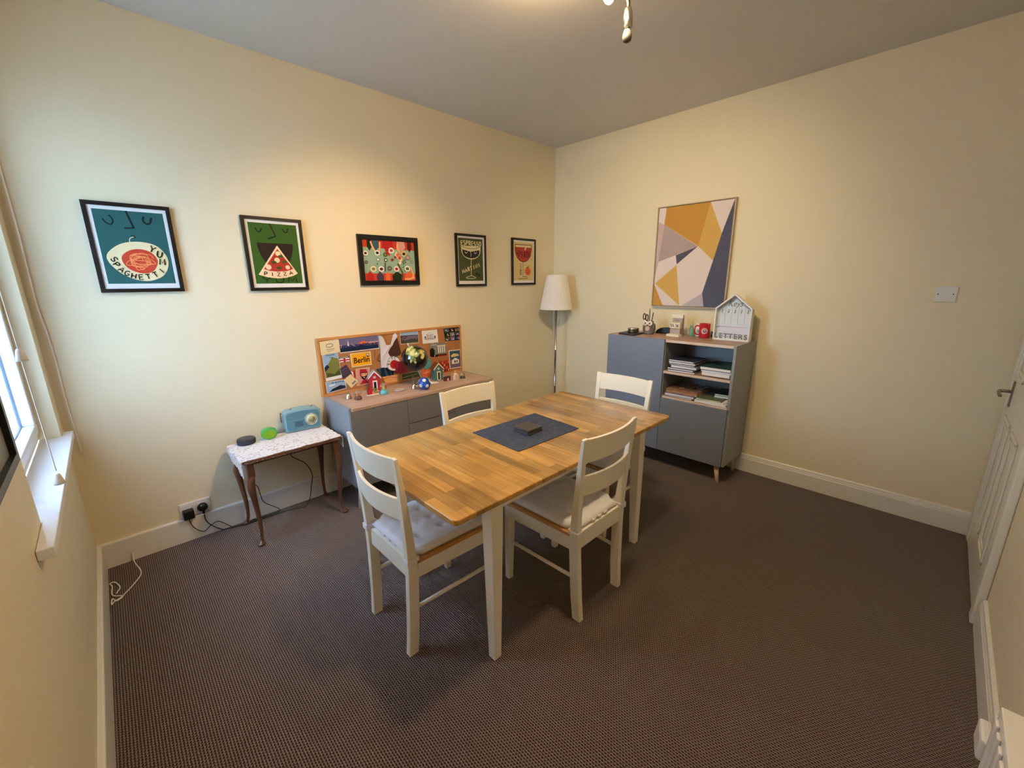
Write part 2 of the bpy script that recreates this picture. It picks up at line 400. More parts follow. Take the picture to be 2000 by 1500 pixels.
# skirting boards: moulded section extruded along the wall
HB = 0.140
def skirt(name, p0, p1, nrm, plain=False):
    bm = nb(); p0, p1, nrm = Vector(p0), Vector(p1), Vector(nrm)
    prof = [(0, 0), (.018, 0), (.018, HB - .034), (.0155, HB - .030), (.0155, HB - .024), (.012, HB - .016), (.011, HB - .006), (.006, HB), (0, HB)]
    if plain: prof = [(0, 0), (.018, 0), (.018, HB - .006), (.016, HB - .002), (.012, HB), (0, HB)]
    loft(bm, [[(q.x + nrm.x * a, q.y + nrm.y * a, z) for a, z in prof] for q in (p0, p1)])
    struct(name, bm, gloss_white)
skirt('baseboard_back', (RX0, -0.0005, 0), (0, -0.0005, 0), (0, -1, 0), True)
skirt('baseboard_right', (-0.0005, RY0, 0), (-0.0005, -0.018, 0), (-1, 0, 0))
skirt('baseboard_left', (RX0 + .0005, RY0, 0), (RX0 + .0005, -0.018, 0), (1, 0, 0), True)
skirt('baseboard_front', (RX0 + .018, RY0 + .0005, 0), (-0.945, RY0 + .0005, 0), (0, 1, 0))

# ------------------------------------------------------------------ window
fx0, fx1 = RX0 - 0.135, RX0 - 0.068        # frame depth range
w = bpy.data.objects.new('window_1', None); COL.objects.link(w); w['kind'] = 'structure'
def ring_frame(bm, y0, y1, z0, z1, wd, x0, x1):
    box(bm, x0, x1, y0, y1, z0, z0 + wd); box(bm, x0, x1, y0, y1, z1 - wd, z1)
    box(bm, x0, x1, y0, y0 + wd, z0 + wd, z1 - wd); box(bm, x0, x1, y1 - wd, y1, z0 + wd, z1 - wd)
bm = nb(); ring_frame(bm, WY0, WY1, WZ0, WZ1, .05, fx0, fx1); obj('window_frame', bm, upvc, w, .004)
bm = nb(); ym = (WY0 + WY1) / 2
ring_frame(bm, WY0 + .045, WY1 - .045, WZ0 + .045, WZ1 - .045, .045, fx0 + .01, fx1 + .012)
obj('sash', bm, upvc, w, .005)
bm = nb(); ring_frame(bm, WY0 + .088, WY1 - .088, WZ0 + .088, WZ1 - .088, .006, fx0 + .030, fx0 + .042); obj('gasket', bm, mat('grey_gasket', rgb(92, 102, 118), .6), w)
bm = nb(); box(bm, fx0 + .033, fx0 + .037, WY0 + .09, WY1 - .09, WZ0 + .09, WZ1 - .09); obj('glass_pane', bm, glass_m, w)
bm = nb(); prism(bm, [(fx1, WY0), (RX0 + .001, WY0), (RX0 + .001, WY0 - .19), (RX0 + .036, WY0 - .19), (RX0 + .036, WY1 + .075), (RX0 + .001, WY1 + .075), (RX0 + .001, WY1), (fx1, WY1)], WZ0 - .03, WZ0)
obj('window_sill', bm, sill_white, w, .003)
# blind and cords above the recess
bl = thing('roller_blind', 'white rolled-up blind at the head of the window recess', 'blind', (RX0 - .03, ym, WZ1 - .045))
bm = nb(); g = bmesh.ops.create_cone(bm, cap_ends=True, segments=24, radius1=.03, radius2=.03, depth=WY1 - WY0 - .04); xf(g['verts'], Matrix.Rotation(PI / 2, 4, 'X')); obj('roller', bm, mat('blind_fabric', rgb(228, 226, 215), .8), bl, smooth=False)
bm = nb(); tube(bm, [(0.066, -.372, 0.0), (0.068, -.372, -.46), (0.072, -.370, -1.11), (0.073, -.352, -1.38)], .0016); obj('pull_cord', bm, cable_w, bl)
def acorn(z, y):
    bm = nb(); lathe(bm, [(0, .016), (.006, .015), (.0085, .008), (.0125, -.012), (.0135, -.02), (0, -.021)], 16); obj('cord_pull', bm, white_pl, bl, loc=(.0725, y, z))
acorn(-1.005, -.370); acorn(-1.405, -.351)
bm = nb(); tube(bm, [(RX0 + .03, -.022, 2.68), (RX0 + .028, -.018, 2.2), (RX0 + .031, -.02, 1.72), (RX0 + .026, -.022, 1.4), (RX0 + .033, -.018, 1.25), (RX0 + .036, -.016, 1.12), (RX0 + .034, -.014, 0.9), (RX0 + .040, -.012, .64)], lambda t: .0046 - .0016 * t)
tag(obj('corner_cord', bm, cable_w), 'long white cord hanging down the room corner beside the window', 'cord')

# ------------------------------------------------------------------ door wall
d = bpy.data.objects.new('door_1', None); COL.objects.link(d); d['kind'] = 'structure'
DX0, DX1, DF = -0.86, -0.10, RY0 + .022
bm = nb(); box(bm, DX0, DX1, RY0 + .001, DF, 0.006, 2.02); obj('door_leaf', bm, gloss_white, d, .002)
for k, (a, b_, z0, z1) in enumerate([(DX0 + .10, -.53, .20, .78), (-.43, DX1 - .10, .20, .78), (DX0 + .10, -.53, .98, 1.88), (-.43, DX1 - .10, .98, 1.88)]):
    bm = nb()
    for wd, o_, h_ in ((.016, 0, .008), (.016, .028, .006)):
        x0, x1, zz0, zz1 = a + o_, b_ - o_, z0 + o_, z1 - o_
        box(bm, x0, x1, DF, DF + h_, zz0, zz0 + wd); box(bm, x0, x1, DF, DF + h_, zz1 - wd, zz1)
        box(bm, x0, x0 + wd, DF, DF + h_, zz0, zz1); box(bm, x1 - wd, x1, DF, DF + h_, zz0, zz1)
    obj('panel_moulding', bm, gloss_white, d, .003)
bm = nb(); box(bm, -.20, -.165, DF, DF + .006, .825, .955); tube(bm, [(-.182, DF + .003, .90), (-.182, DF + .045, .90)], .008, 12, sm=False)
tube(bm, [(-.182, DF + .045, .90), (-.20, DF + .048, .90), (-.25, DF + .05, .898), (-.295, DF + .048, .893)], .007, 12)
obj('door_handle', bm, nickel, d)
bm = nb(); box(bm, DX0 - .075, DX0 - .004, RY0 + .0005, RY0 + .03, 0, 2.10); box(bm, DX0 - .004, -.03, RY0 + .0005, RY0 + .03, 2.03, 2.10)
box(bm, DX1 + .004, -.03, RY0 + .0005, RY0 + .026, 0, 2.03)
struct('trim_1', bm, gloss_white, bevel=.006)
# plug-in fitting and low radiator in the bottom right corner
ft = thing('wall_fitting', 'white boxy plug-in unit above the skirting in the lower right corner', 'plug', (-1.86, RY0, .22))
bm = nb(); prism(bm, rrect(-.06, .06, -.055, .055, .015), .0, .045, 'y'); obj('housing', bm, white_pl, ft, .006)
bm = nb(); box(bm, -.045, .045, .045, .07, -.04, .03); obj('cover', bm, white_pl, ft, .008)
rd = thing('radiator', 'white ribbed panel radiator cut off by the lower right corner', 'radiator', (-2.06, RY0, .0))
bm = nb(); box(bm, -1.0, 0, .045, .085, .18, .49)
for i in range(24): box(bm, -1.0 + .02 + i * .0405, -1.0 + .045 + i * .0405, .085, .092, .2, .47)
obj('panel', bm, white_pl, rd, .003)
for x_ in (-.9, -.15):
    bm = nb(); box(bm, x_, x_ + .03, .0005, .046, .25, .4); obj('bracket', bm, white_pl, rd)

# switch plate
t = thing('switch_plate', 'white blank wall plate with two screws, on the right-hand wall', 'wall plate', (0, -2.872, 1.373))
bm = nb(); box(bm, -.009, 0, -.045, .045, -.043, .043); obj('plate', bm, white_pl, t, .003)
for s in (-1, 1):
    bm = nb(); lathe(bm, [(0, 0), (.003, 0), (.003, .0015), (0, .0018)], 12); o = obj('screw', bm, black_pl, t); o.rotation_euler = (0, -PI / 2, 0); o.location = (-.0092, .030 * s, 0)

# double socket with two plugs
t = thing('power_socket', 'white double wall socket above the skirting', 'socket', (-3.218, 0, .187))
bm = nb(); box(bm, -.073, .073, -.010, 0, -.043, .043); obj('face_plate', bm, white_pl, t, .003)
for s in (-1, 1):
    bm = nb(); box(bm, .012 * s - .006, .012 * s + .006, -.014, -.009, .012, .03); obj('rocker', bm, white_pl, t, .001)
t = thing('mains_adaptor', 'square black mains adaptor plugged into the left socket', 'plug', (-3.256, -.0115, .170))
bm = nb(); prism(bm, rrect(-.026, .026, -.026, .026, .006), -.042, 0, 'y'); obj('housing', bm, black_pl, t, .004)
t2 = thing('mains_plug', 'round black plug in the right socket', 'plug', (-3.186, -.0115, .184))
bm = nb(); v = lathe(bm, [(0, 0), (.024, 0), (.026, .012), (.02, .026), (0, .028)], 24); xf(v, Matrix.Rotation(PI / 2, 4, 'X')); obj('housing', bm, black_pl, t2)
bm = nb(); tube(bm, [(0, -.016, -.016), (0, -.017, -.04)], lambda q: .008 - .003 * q, 10, sm=False); obj('cable_grip', bm, black_pl, t2)
bm = nb(); tube(bm, [(-3.256, -.03, .145), (-3.256, -.033, .12), (-3.243, -.03, .075), (-3.204, -.032, .035), (-3.166, -.03, .057), (-3.128, -.03, .068), (-3.08, -.035, .02), (-3.06, -.04, .004), (-3.0, -.05, .004), (-2.95, -.045, .004), (-2.90, -.05, .004), (-2.84, -.05, .004), (-2.80, -.05, .02), (-2.878, -.05, .10), (-2.895, -.06, .168), (-2.904, -.06, .227), (-2.937, -.06, .271), (-2.95, -.08, .36), (-2.95, -.045, .48), (-2.95, -.020, .52), (-2.945, -.022, .539), (-2.94, -.032, .541)], .0024, 6)
tag(obj('adaptor_cable', bm, cable_b), 'thin black cable from the square adaptor up to the round speaker', 'cable')
bm = nb(); tube(bm, [(-3.186, -.028, .138), (-3.184, -.03, .10), (-3.165, -.03, .06), (-3.12, -.034, .012), (-3.09, -.04, .004), (-3.03, -.055, .004), (-2.98, -.065, .004), (-2.92, -.07, .004), (-2.85, -.07, .004), (-2.77, -.075, .004), (-2.72, -.09, .004), (-2.66, -.10, .004), (-2.62, -.08, .03), (-2.595, -.07, .12), (-2.58, -.07, .2), (-2.612, -.08, .289), (-2.66, -.09, .34), (-2.693, -.09, .373), (-2.698, -.09, .42), (-2.68, -.06, .49), (-2.655, -.022, .51), (-2.62, -.016, .55), (-2.61, -.020, .575)], .0028, 6)
tag(obj('radio_cable', bm, cable_b), 'black cable from the round plug trailing under the side table to the radio', 'cable')
bm = nb(); tube(bm, [(-3.521, -.021, .05), (-3.520, -.05, .004), (-3.501, -.17, .004), (-3.515, -.238, .004), (-3.577, -.345, .004), (-3.605, -.365, .004), (-3.617, -.385, .005), (-3.613, -.339, .006), (-3.599, -.372, .006), (-3.577, -.351, .007), (-3.612, -.31, .007), (-3.612, -.224, .006), (-3.62, -.19, .006), (-3.601, -.195, .006), (-3.584, -.26, .007), (-3.598, -.307, .008)], .0026, 6)
tag(obj('telephone_cord', bm, cable_w), 'loose looped white cord on the carpet in the left corner', 'cord')

# ------------------------------------------------------------------ dining table
TX0, TX1, TY0, TY1, TZ = -2.726, -1.232, -1.916, -1.134, .727
tcx, tcy = (TX0 + TX1) / 2, (TY0 + TY1) / 2
t = thing('dining_table', 'long honey-coloured wooden dining table with white tapered legs', 'table', (tcx, tcy, 0))
hx, hy = (TX1 - TX0) / 2, (TY1 - TY0) / 2
bm = nb(); prism(bm, rrect(-hx, hx, -hy, hy, .022), TZ - .021, TZ); obj('tabletop', bm, table_wood, t, .004, 3)
bm = nb(); ax, ay = .535, .312
for y in (-ay, ay - .02): box(bm, -ax + .0, ax, y, y + .02, .632, TZ - .0215)
for x in (-ax - .0, ax - .02): box(bm, x, x + .02, -ay + .02, ay - .02, .632, TZ - .0215)
obj('apron', bm, chair_white, t, .002)
for sx in (-1, 1):
    for sy_l in (-1, 1):
        cx_, cy_ = sx * .554, sy_l * .345
        # outer faces upright, inner faces tapered
        def sec(wd, z): return [(cx_, cy_, z), (cx_ - sx * wd, cy_, z), (cx_ - sx * wd, cy_ - sy_l * wd, z), (cx_, cy_ - sy_l * wd, z)]
        bm = nb(); loft(bm, [sec(.036, 0), sec(.056, .60), sec(.058, TZ - .0215)]); obj('leg', bm, chair_white, t, .002)

# placemat and coasters
mt = mat('navy_woven_mat', rgb(58, 66, 84), .7); nt, b = nodes_of(mt)
mp = mapping(nt, (30, 420, 10)); n = nt.nodes.new('ShaderNodeTexNoise'); n.inputs['Scale'].default_value = 1; n.inputs['Detail'].default_value = 3; nt.links.new(mp.outputs[0], n.inputs['Vector'])
r = ramp(nt, [(.3, rgb(34, 40, 56)), (.55, rgb(62, 72, 92)), (.75, rgb(112, 118, 132))]); nt.links.new(n.outputs['Fac'], r.inputs[0]); nt.links.new(r.outputs[0], b.inputs['Base Color'])
bp = nt.nodes.new('ShaderNodeBump'); bp.inputs['Distance'].default_value = .001; nt.links.new(n.outputs['Fac'], bp.inputs['Height']); nt.links.new(bp.outputs[0], b.inputs['Normal'])
bm = nb(); prism(bm, [(-2.193, -1.668), (-1.762, -1.676), (-1.738, -1.346), (-2.186, -1.336)], TZ + .0005, TZ + .0035)
tag(obj('placemat', bm, mt), 'dark blue woven placemat lying on the middle of the table', 'placemat')
cm = mat('slate_coaster', rgb(74, 70, 70), .35, var=(20, .1)); ce = mat('coaster_edge', rgb(26, 25, 26), .5)
for k, (z0, dx, dy, rz, lb) in enumerate([(0, .002, .0, .02, 'lowest dark square coaster of the stack on the placemat'), (.0088, -.003, .002, -.02, 'middle dark square coaster of the stack on the placemat'), (.0176, 0, 0, .0, 'topmost grey square coaster of the stack on the placemat')]):
    bm = nb(); box(bm, -.051, .051, -.051, .051, 0, .0025, 1); box(bm, -.052, .052, -.052, .052, .0025, .0082, 0)
    o = obj('coaster', bm, [cm, ce], None, .001); o.location = (-1.977 + dx, -1.520 + dy, TZ + .0038 + z0); o.rotation_euler.z = rz
    tag(o, lb, 'coaster', 'coasters stacked on the placemat')

# ------------------------------------------------------------------ chairs
WF, WT, WFR, D, TL, ZT = .335, .3975, .387, .446, .02, .87
def back_y(z):   # back face of rear post
    pts = [(0, -D), (.10, -.439), (.21, -.435), (.36, -.4305), (.45, -.431), (.54, -.4345), (.66, -.442), (.76, -.449), (ZT, -.460)]
    for (a, ya), (b_, yb) in zip(pts, pts[1:]):
        if z <= b_: return ya + (yb - ya) * (z - a) / (b_ - a)
    return pts[-1][1]
def depth_at(z): return .041 + .003 * min(1, z / .15) if z < .36 else .044 - .030 * (z - .36) / (ZT - .36)
def half_w(z): return (WF + (WT - WF) * z / ZT) / 2
def make_chair():
    t = thing('dining_chair', '', 'chair')
    for s in (-1, 1):
        bm = nb(); secs = []
        for i in range(23):
            z = ZT * i / 22; yb = back_y(z); dp = depth_at(z); xo = s * half_w(z); xi = xo - s * .028
            secs.append([(xo, yb, z), (xi, yb, z), (xi, yb + dp, z), (xo, yb + dp, z)])
        loft(bm, secs); obj('rear_leg', bm, chair_white, t, .002)
        bm = nb(); xo = s * WFR / 2
        def sc(wd, z): return [(xo, 0, z), (xo - s * wd, 0, z), (xo - s * wd, -wd, z), (xo, -wd, z)]
        bm2 = bm; loft(bm, [sc(.028, 0), sc(.036, .32), sc(.036, .412)]); obj('front_leg', bm, chair_white, t, .002)
        bm = nb(); tube(bm, [(s * (WFR / 2 - .017), -.03, .212), (s * (half_w(.2) - .014), back_y(.2) + .03, .208)], .0085, 12, sm=False); obj('stretcher', bm, chair_white, t)
    def rail(z0, z1, bow, name, th=.013):
        bm = nb(); secs = []; N = 14
        for i in range(N + 1):
            u = -1 + 2 * i / N
            def pt_(z, back):
                hw = half_w(z) - .026; y = back_y(z) + .002 - bow * (1 - u * u) + (0 if back else th)
                return (u * hw, y, z)
            secs.append([pt_(z0 + .0, True), pt_(z0, False), pt_(z1, False), pt_(z1, True)])
        loft(bm, secs); obj(name, bm, chair_white, t, .002)
    rail(.762, .866, .027, 'top_rail'); rail(.612, .702, .027, 'back_rail')
    bm = nb(); th = .018
    a = [(-WFR / 2 + .036, -.004), (WFR / 2 - .036, -.004), (WFR / 2 - .036, -.022), (-WFR / 2 + .036, -.022)]
    prism(bm, a, .35, .412)
    for s in (-1, 1):
        hb = half_w(.38)
        prism(bm, [(s * (WFR / 2 - .003), -.034), (s * (hb - .001), -.388), (s * (hb - .019), -.388), (s * (WFR / 2 - .021), -.034)], .35, .412)
    hb = half_w(.38) - .026
    prism(bm, [(-hb, -.420), (hb, -.420), (hb, -.402), (-hb, -.402)], .35, .430)
    obj('seat_frame', bm, chair_white, t, .0015)
    bm = nb(); hb = half_w(.42)
    prism(bm, [(-WFR / 2, .004), (WFR / 2, .004), (hb + .0, -.386), (hb - .0285, -.386), (hb - .0285, -.4012), (-hb + .0285, -.4012), (-hb + .0285, -.386), (-hb, -.386)], .4125, .428)
    obj('seat', bm, oak_seat, t, .003, label='bare wooden seat board under the cushion')
    # tufted cushion
    bm = nb(); N = 40; hw0 = WFR / 2 - .012; y0, y1 = -.008, -.410
    tuft = [(u, v) for u in (-.5, 0, .5) for v in (.22, .5, .78)]
    def surf(i, j, top):
        u = -1 + 2 * i / N; v = j / N
        y = y0 + (y1 - y0) * v; hwv = hw0 + (half_w(.43) - .012 - hw0) * v; hwv -= .024 * min(1, max(0, (v - .86) / .07))
        # rounded corners / slightly pinched sides
        e = (1 - abs(u) ** 8) ** .5 * (1 - abs(2 * v - 1) ** 8) ** .5 if abs(u) < 1 and 0 < v < 1 else 0
        h_ = .013 + .021 * e ** .6
        if top:
            for a, c in tuft:
                d2 = ((u - a) * hwv) ** 2 + ((v - c) * (y1 - y0)) ** 2
                h_ -= .017 * math.exp(-d2 / .00030) * min(1, e * 2)
                h_ -= .004 * math.exp(-d2 / .0022) * min(1, e * 2)
                # creases running between tufts
            h_ += .003 * math.cos(4 * PI * u) * math.cos(3.57 * 2 * PI * (v - .5)) * e
            return (u * hwv, y, .4285 + h_ + .006)
        return (u * hwv, y, .4285 + (.0 if e > .01 else .010))
    for top in (True, False):
        g = [[bm.verts.new(surf(i, j, top)) for j in range(N + 1)] for i in range(N + 1)]
        for i in range(N):
            for j in range(N): bm.faces.new((g[i][j], g[i + 1][j], g[i + 1][j + 1], g[i][j + 1])).smooth = True
        if top: G0 = g
    for k in range(N):
        for q in ((G0[k][0], G0[k + 1][0], g[k + 1][0], g[k][0]), (G0[k][N], G0[k + 1][N], g[k + 1][N], g[k][N]), (G0[0][k], G0[0][k + 1], g[0][k + 1], g[0][k]), (G0[N][k], G0[N][k + 1], g[N][k + 1], g[N][k])):
            bm.faces.new(q).smooth = True
    cu = obj('seat_cushion', bm, cushion_m, t, label='white tufted seat cushion tied to the back posts')
    for s in (-1, 1):
        bm = nb(); z = .438; xo, xi = s * (half_w(z) + .0015), s * (half_w(z) - .0295); yb, yf = back_y(z) - .0015, back_y(z) + depth_at(z) + .0015
        ringp = [(xi, yf + .006), (xo, yf + .001), (xo + s * .002, (yb + yf) / 2), (xo, yb), (xi, yb), (xi - s * .002, (yb + yf) / 2)]
        outer = [(p_[0] + s * (.004 if p_[0] * s > abs(xi) + .01 else -.004), p_[1] + (.004 if p_[1] > -.405 else -.004)) for p_ in ringp]
        n_ = len(ringp)
        for z0, z1 in ((z - .009, z + .011),):
            A = [bm.verts.new((x, y, z0)) for x, y in ringp]; B = [bm.verts.new((x, y, z1)) for x, y in ringp]
            C = [bm.verts.new((x, y, z0 + (.002 if y > -.405 else -.008))) for x, y in outer]; E_ = [bm.verts.new((x, y, z1 + (.002 if y > -.405 else -.004))) for x, y in outer]
            for i in range(n_):
                j = (i + 1) % n_
                bm.faces.new((A[i], A[j], B[j], B[i])); bm.faces.new((C[i], C[j], E_[j], E_[i])); bm.faces.new((A[i], A[j], C[j], C[i])); bm.faces.new((B[i], B[j], E_[j], E_[i]))
        obj('tie', bm, cushion_m, cu, .0015)
    for k in range(3):
        bm = nb(); tube(bm, [(-.055 + k * .045, -.414, .444), (-.03 + k * .045, -.414, .444)], .004, 8, sm=False); obj('toggle', bm, cushion_m, cu)
    return t
c1 = make_chair()
CH = [(c1, -2.3189, -1.4525, -PI / 2 - .0016, 'white wooden chair with a bright cushion at the near left end of the table'),
      (None, -1.9759, -1.5461, .0013, 'white wooden chair on the near long side of the table, its back towards the room'),
      (None, -1.9601, -1.4743, PI - .0003, 'white wooden chair on the far side of the table, in front of the sideboard'),
      (None, -1.5479, -1.5259, PI / 2, 'white wooden chair at the far end of the table, before the tall cabinet')]
for o, x, y, rz, lb in CH:
    if o is None: o = copy_tree(c1)
    o.location = (x, y, 0); o.rotation_euler = (0, 0, rz); o['label'] = lb; o['group'] = 'dining chairs around the table'

# ------------------------------------------------------------------ sideboard
def splayed_leg(bm, x, y, dx, dy, z1, r0=.010, r1=.019):
    tube(bm, [(x + dx, y + dy, 0), (x, y, z1)], lambda q: r0 + (r1 - r0) * q, 16, sm=False)
t = thing('sideboard', 'low grey sideboard with an oak-effect top against the wall below the framed prints', 'sideboard', (-1.82, -.02, 0))
X0, X1, YB, YF, Z0, Z1 = -.60, .60, 0, -.40, .16, .70
bm = nb(); box(bm, X0, X0 + .018, YF + .018, YB, Z0, Z1); box(bm, X1 - .018, X1, YF + .018, YB, Z0, Z1); box(bm, X0 + .018, X1 - .018, YF + .018, YB, Z0, Z0 + .018); box(bm, X0 + .018, X1 - .018, -.012, 0, Z0 + .018, Z1 - .021)
for x in (X0 + .40, X0 + .80): box(bm, x - .009, x + .009, YF + .019, -.012, Z0 + .018, Z1 - .021)
obj('body', bm, grey_side, t, .001)
bm = nb(); box(bm, X0 + .0185, X1 - .0185, YF - .0, YB, Z1 - .02, Z1 + .0005); obj('top_panel', bm, oak_top, t, .001, label='oak-effect top panel')
def front(nm, x0, x1, z0, z1, y=YF): 
    bm = nb(); box(bm, x0 + .0015, x1 - .0015, y, y + .017, z0 + .0015, z1 - .0015); return obj(nm, bm, grey_front, t, .001)
front('door', X0 + .0, X0 + .40, Z0, Z1 - .022)
front('drawer', X0 + .40, X0 + .80, .506, Z1 - .022); front('drawer', X0 + .40, X0 + .80, .333, .503); front('drawer', X0 + .40, X0 + .80, Z0, .330)
front('door', X0 + .80, X0 + 1.2, Z0, Z1 - .022)
for sx in (-1, 1):
    for yy, dy in ((YF + .05, -.02), (-.05, .02)):
        bm = nb(); splayed_leg(bm, sx * .555, yy, sx * .030, dy * .6, Z0); obj('leg', bm, beech, t)

# ------------------------------------------------------------------ tall cabinet
t = thing('cabinet', 'tall grey cabinet with two open shelves, standing against the right-hand wall', 'cabinet', (-.022, -1.46, 0))
# local: x 0..-.40 , y +.5..-.5
CX, CZ0, CZ1 = -.398, .147, 1.03
bm = nb()
for y0, y1 in ((.482, .5), (-.5, -.482)): box(bm, CX + .018, 0, y0, y1, CZ0, CZ1)
box(bm, CX, CX + .018, -.5, -.482, .582, CZ1)
box(bm, CX + .018, 0, -.482, .482, CZ0, CZ0 + .018); box(bm, -.01, 0, -.482, .482, CZ0 + .018, CZ1 - .02)
box(bm, CX + .018, -.01, .002, .018, CZ0 + .018, CZ1 - .0205)
obj('body', bm, grey_side, t, .001)
bm = nb(); box(bm, CX + .018, 0, -.4815, .4815, CZ1 - .02, CZ1 - .001); box(bm, CX, CX + .018, -.4815, -.002, CZ1 - .02, CZ1 - .001)
obj('top_panel', bm, oak_top_y, t, .0008, label='oak-effect top panel')
bm = nb(); box(bm, CX + .004, -.0105, -.4815, .0015, .772, .790); obj('shelf', bm, oak_top_y, t, .0008, label='oak-effect shelf')
bm = nb(); box(bm, CX + .018, -.0105, -.4815, .0015, .574, .592); obj('shelf', bm, oak_top_y, t, .0008, label='oak-effect shelf')
for z0_, z1_, x_ in ((.772, .790, CX + .004), (CZ1 - .020, CZ1 - .0012, CX), (.575, .5915, CX + .0175)):
    bm = nb(); box(bm, x_ - .0012, x_ - .0001, -.4805, -.003, z0_, z1_); obj('edge_band', bm, pale_edge, t, label='pale oak-effect front edge')
def cfront(y0, y1, z0, z1):
    bm = nb(); box(bm, CX - .018 + .018, CX + .017, y0 + .0015, y1 - .0015, z0 + .0015, z1 - .0015); return obj('door', bm, grey_front_daylit, t, .001)
cfront(.004, .5, CZ0, CZ1 + .0); cfront(-.486, .004, CZ0, .578)
for sx, dx in ((CX + .05, -.02), (-.06, .012)):
    for s in (-1, 1):
        bm = nb(); splayed_leg(bm, sx, s * .44, dx, s * .028, CZ0); obj('leg', bm, beech, t)

# ------------------------------------------------------------------ books and papers on the cabinet shelves
navy = mat('navy_cover', rgb(52, 54, 84), .45); pages = mat('page_edges', rgb(222, 224, 228), .8); dkgreen = mat('dark_green_cover', rgb(38, 66, 60), .45)
lilac = mat('lilac_folder', rgb(150, 152, 196), .5); blk = mat('black_cover', rgb(24, 24, 30), .5); tealc = mat('dark_teal_cover', rgb(20, 44, 58), .4)
greenphoto = mat('green_photo_cover', rgb(96, 108, 76), .4, var=(25, .5)); bluec = mat('pale_blue_cover', rgb(160, 196, 210), .5)
kraft = mat('brown_wrapped_package', rgb(138, 108, 84), .25, var=(12, .3), coat=.6)
def book(x0, x1, y0, y1, z, th, cover, label, rot=0, name='book', grp=None, cat='book'):
    """spine/pages block; opens towards -x"""
    cx_, cy_ = (x0 + x1) / 2, (y0 + y1) / 2; hx_, hy_ = (x1 - x0) / 2, (y1 - y0) / 2
    tt = thing(name, label, cat, (cx_, cy_, z), rot, grp); c = min(.0022, th * .22)
    bm = nb(); box(bm, -hx_, hx_, -hy_, hy_, 0, c); box(bm, -hx_, hx_, -hy_, hy_, th - c, th); box(bm, -hx_, hx_, hy_ - c, hy_, c, th - c); obj('cover', bm, cover, tt, .0004)
    bm = nb(); box(bm, -hx_ + .001, hx_ - .003, -hy_ + .003, hy_ - c - .0002, c + .0001, th - c - .0001); obj('pages', bm, pages, tt)
    return tt
g = 'notebooks stacked on the upper shelf'
z = .7905
for k, (a, y0, y1, th, c, lb) in enumerate([(-.40, -1.688, -1.485, .0135, navy, 'navy notebook at the bottom of the left pile on the upper shelf'), (-.395, -1.680, -1.482, .0135, navy, 'second notebook up in the left pile on the upper shelf'),
        (-.382, -1.690, -1.50, .019, lilac, 'lilac folder in the middle of the left pile on the upper shelf'), (-.385, -1.684, -1.488, .011, blk, 'thin black notebook above the lilac folder in the left pile'),
        (-.388, -1.682, -1.482, .017, navy, 'thick navy notebook second from the top of the left upper pile'), (-.39, -1.676, -1.486, .012, navy, 'topmost navy notebook of the left pile on the upper shelf')]):
    book(a, a + .235, y0, y1, z, th, c, lb, (-1) ** k * .025, 'notebook', g); z += th + .0006
z = .7905; g2 = 'books and folders in the right pile of the upper shelf'
for k, (a, y0, y1, th, c, lb) in enumerate([(-.375, -1.925, -1.745, .007, navy, 'thin navy folder at the bottom of the right pile on the upper shelf'), (-.398, -1.93, -1.74, .022, paper_w, 'white paper folder in the right pile on the upper shelf'),
        (-.385, -1.93, -1.725, .015, lilac, 'lilac folder just under the green book on the upper shelf'), (-.392, -1.932, -1.722, .022, dkgreen, 'dark green hardback on top of the right pile on the upper shelf')]):
    book(a, a + .30, y0, y1, z, th, c, lb, 0 if k % 2 else .02, 'document_folder' if k < 3 else 'book', g2, 'folder' if k < 3 else 'book'); z += th + .0006
z = .5925; g3 = 'items in the left pile of the lower shelf'
book(-.40, -.12, -1.69, -1.475, z, .012, navy, 'navy booklet at the bottom of the left pile on the lower shelf', .0, 'booklet', g3); z += .0126
book(-.405, -.12, -1.70, -1.478, z, .016, lilac, 'lilac paper pad under the wrapped package on the lower shelf', .03, 'paper_pad', g3, 'pad'); z += .0166
pk = thing('wrapped_package', 'brown package wrapped in shiny clear plastic on the lower shelf', 'package', (-.25, -1.60, z))
bm = nb(); box(bm, -.145, .145, -.115, .118, 0, .03); obj('contents', bm, mat('brown_cardboard', rgb(128, 92, 66), .6, var=(8, .2)), pk, .003)
bm = nb(); N = 26
def film(i, j):
    u, v = -1 + 2 * i / N, -1 + 2 * j / N
    return (u * .152, v * .124 - .002, .0335 + .0035 * math.sin(7 * u + 4 * v) * math.cos(9 * v - 3 * u) + .001 * random.random() - .030 * max(0, max(abs(u), abs(v)) - .92) / .08)
G_ = [[bm.verts.new(film(i, j)) for j in range(N + 1)] for i in range(N + 1)]
for i in range(N):
    for j in range(N): bm.faces.new((G_[i][j], G_[i + 1][j], G_[i + 1][j + 1], G_[i][j + 1])).smooth = True
obj('plastic_wrap', bm, kraft, pk, label='crinkled glossy wrapping')
z = .5925; g4 = 'magazines in the right pile of the lower shelf'
for k, (a, y0, y1, th, c, lb, rt) in enumerate([(-.408, -1.932, -1.71, .016, paper_w, 'thick white magazine at the bottom of the right pile on the lower shelf', .0), (-.40, -1.92, -1.72, .006, paper_w, 'thin white magazine above the thick one on the lower shelf', -.03),
        (-.40, -1.885, -1.715, .010, greenphoto, 'magazine with a green photographic cover on the lower shelf', .06)]):
    book(a, a + .24, y0, y1, z, th, c, lb, rt, 'magazine', g4, 'magazine'); z += th + .0006
book(-.30, -.10, -1.925, -1.80, z, .014, bluec, 'pale blue booklet under the dark teal one on the lower shelf', .12, 'booklet'); z += .0146
book(-.30, -.10, -1.928, -1.80, z, .014, tealc, 'dark teal booklet at the back right of the lower shelf', .12, 'booklet')

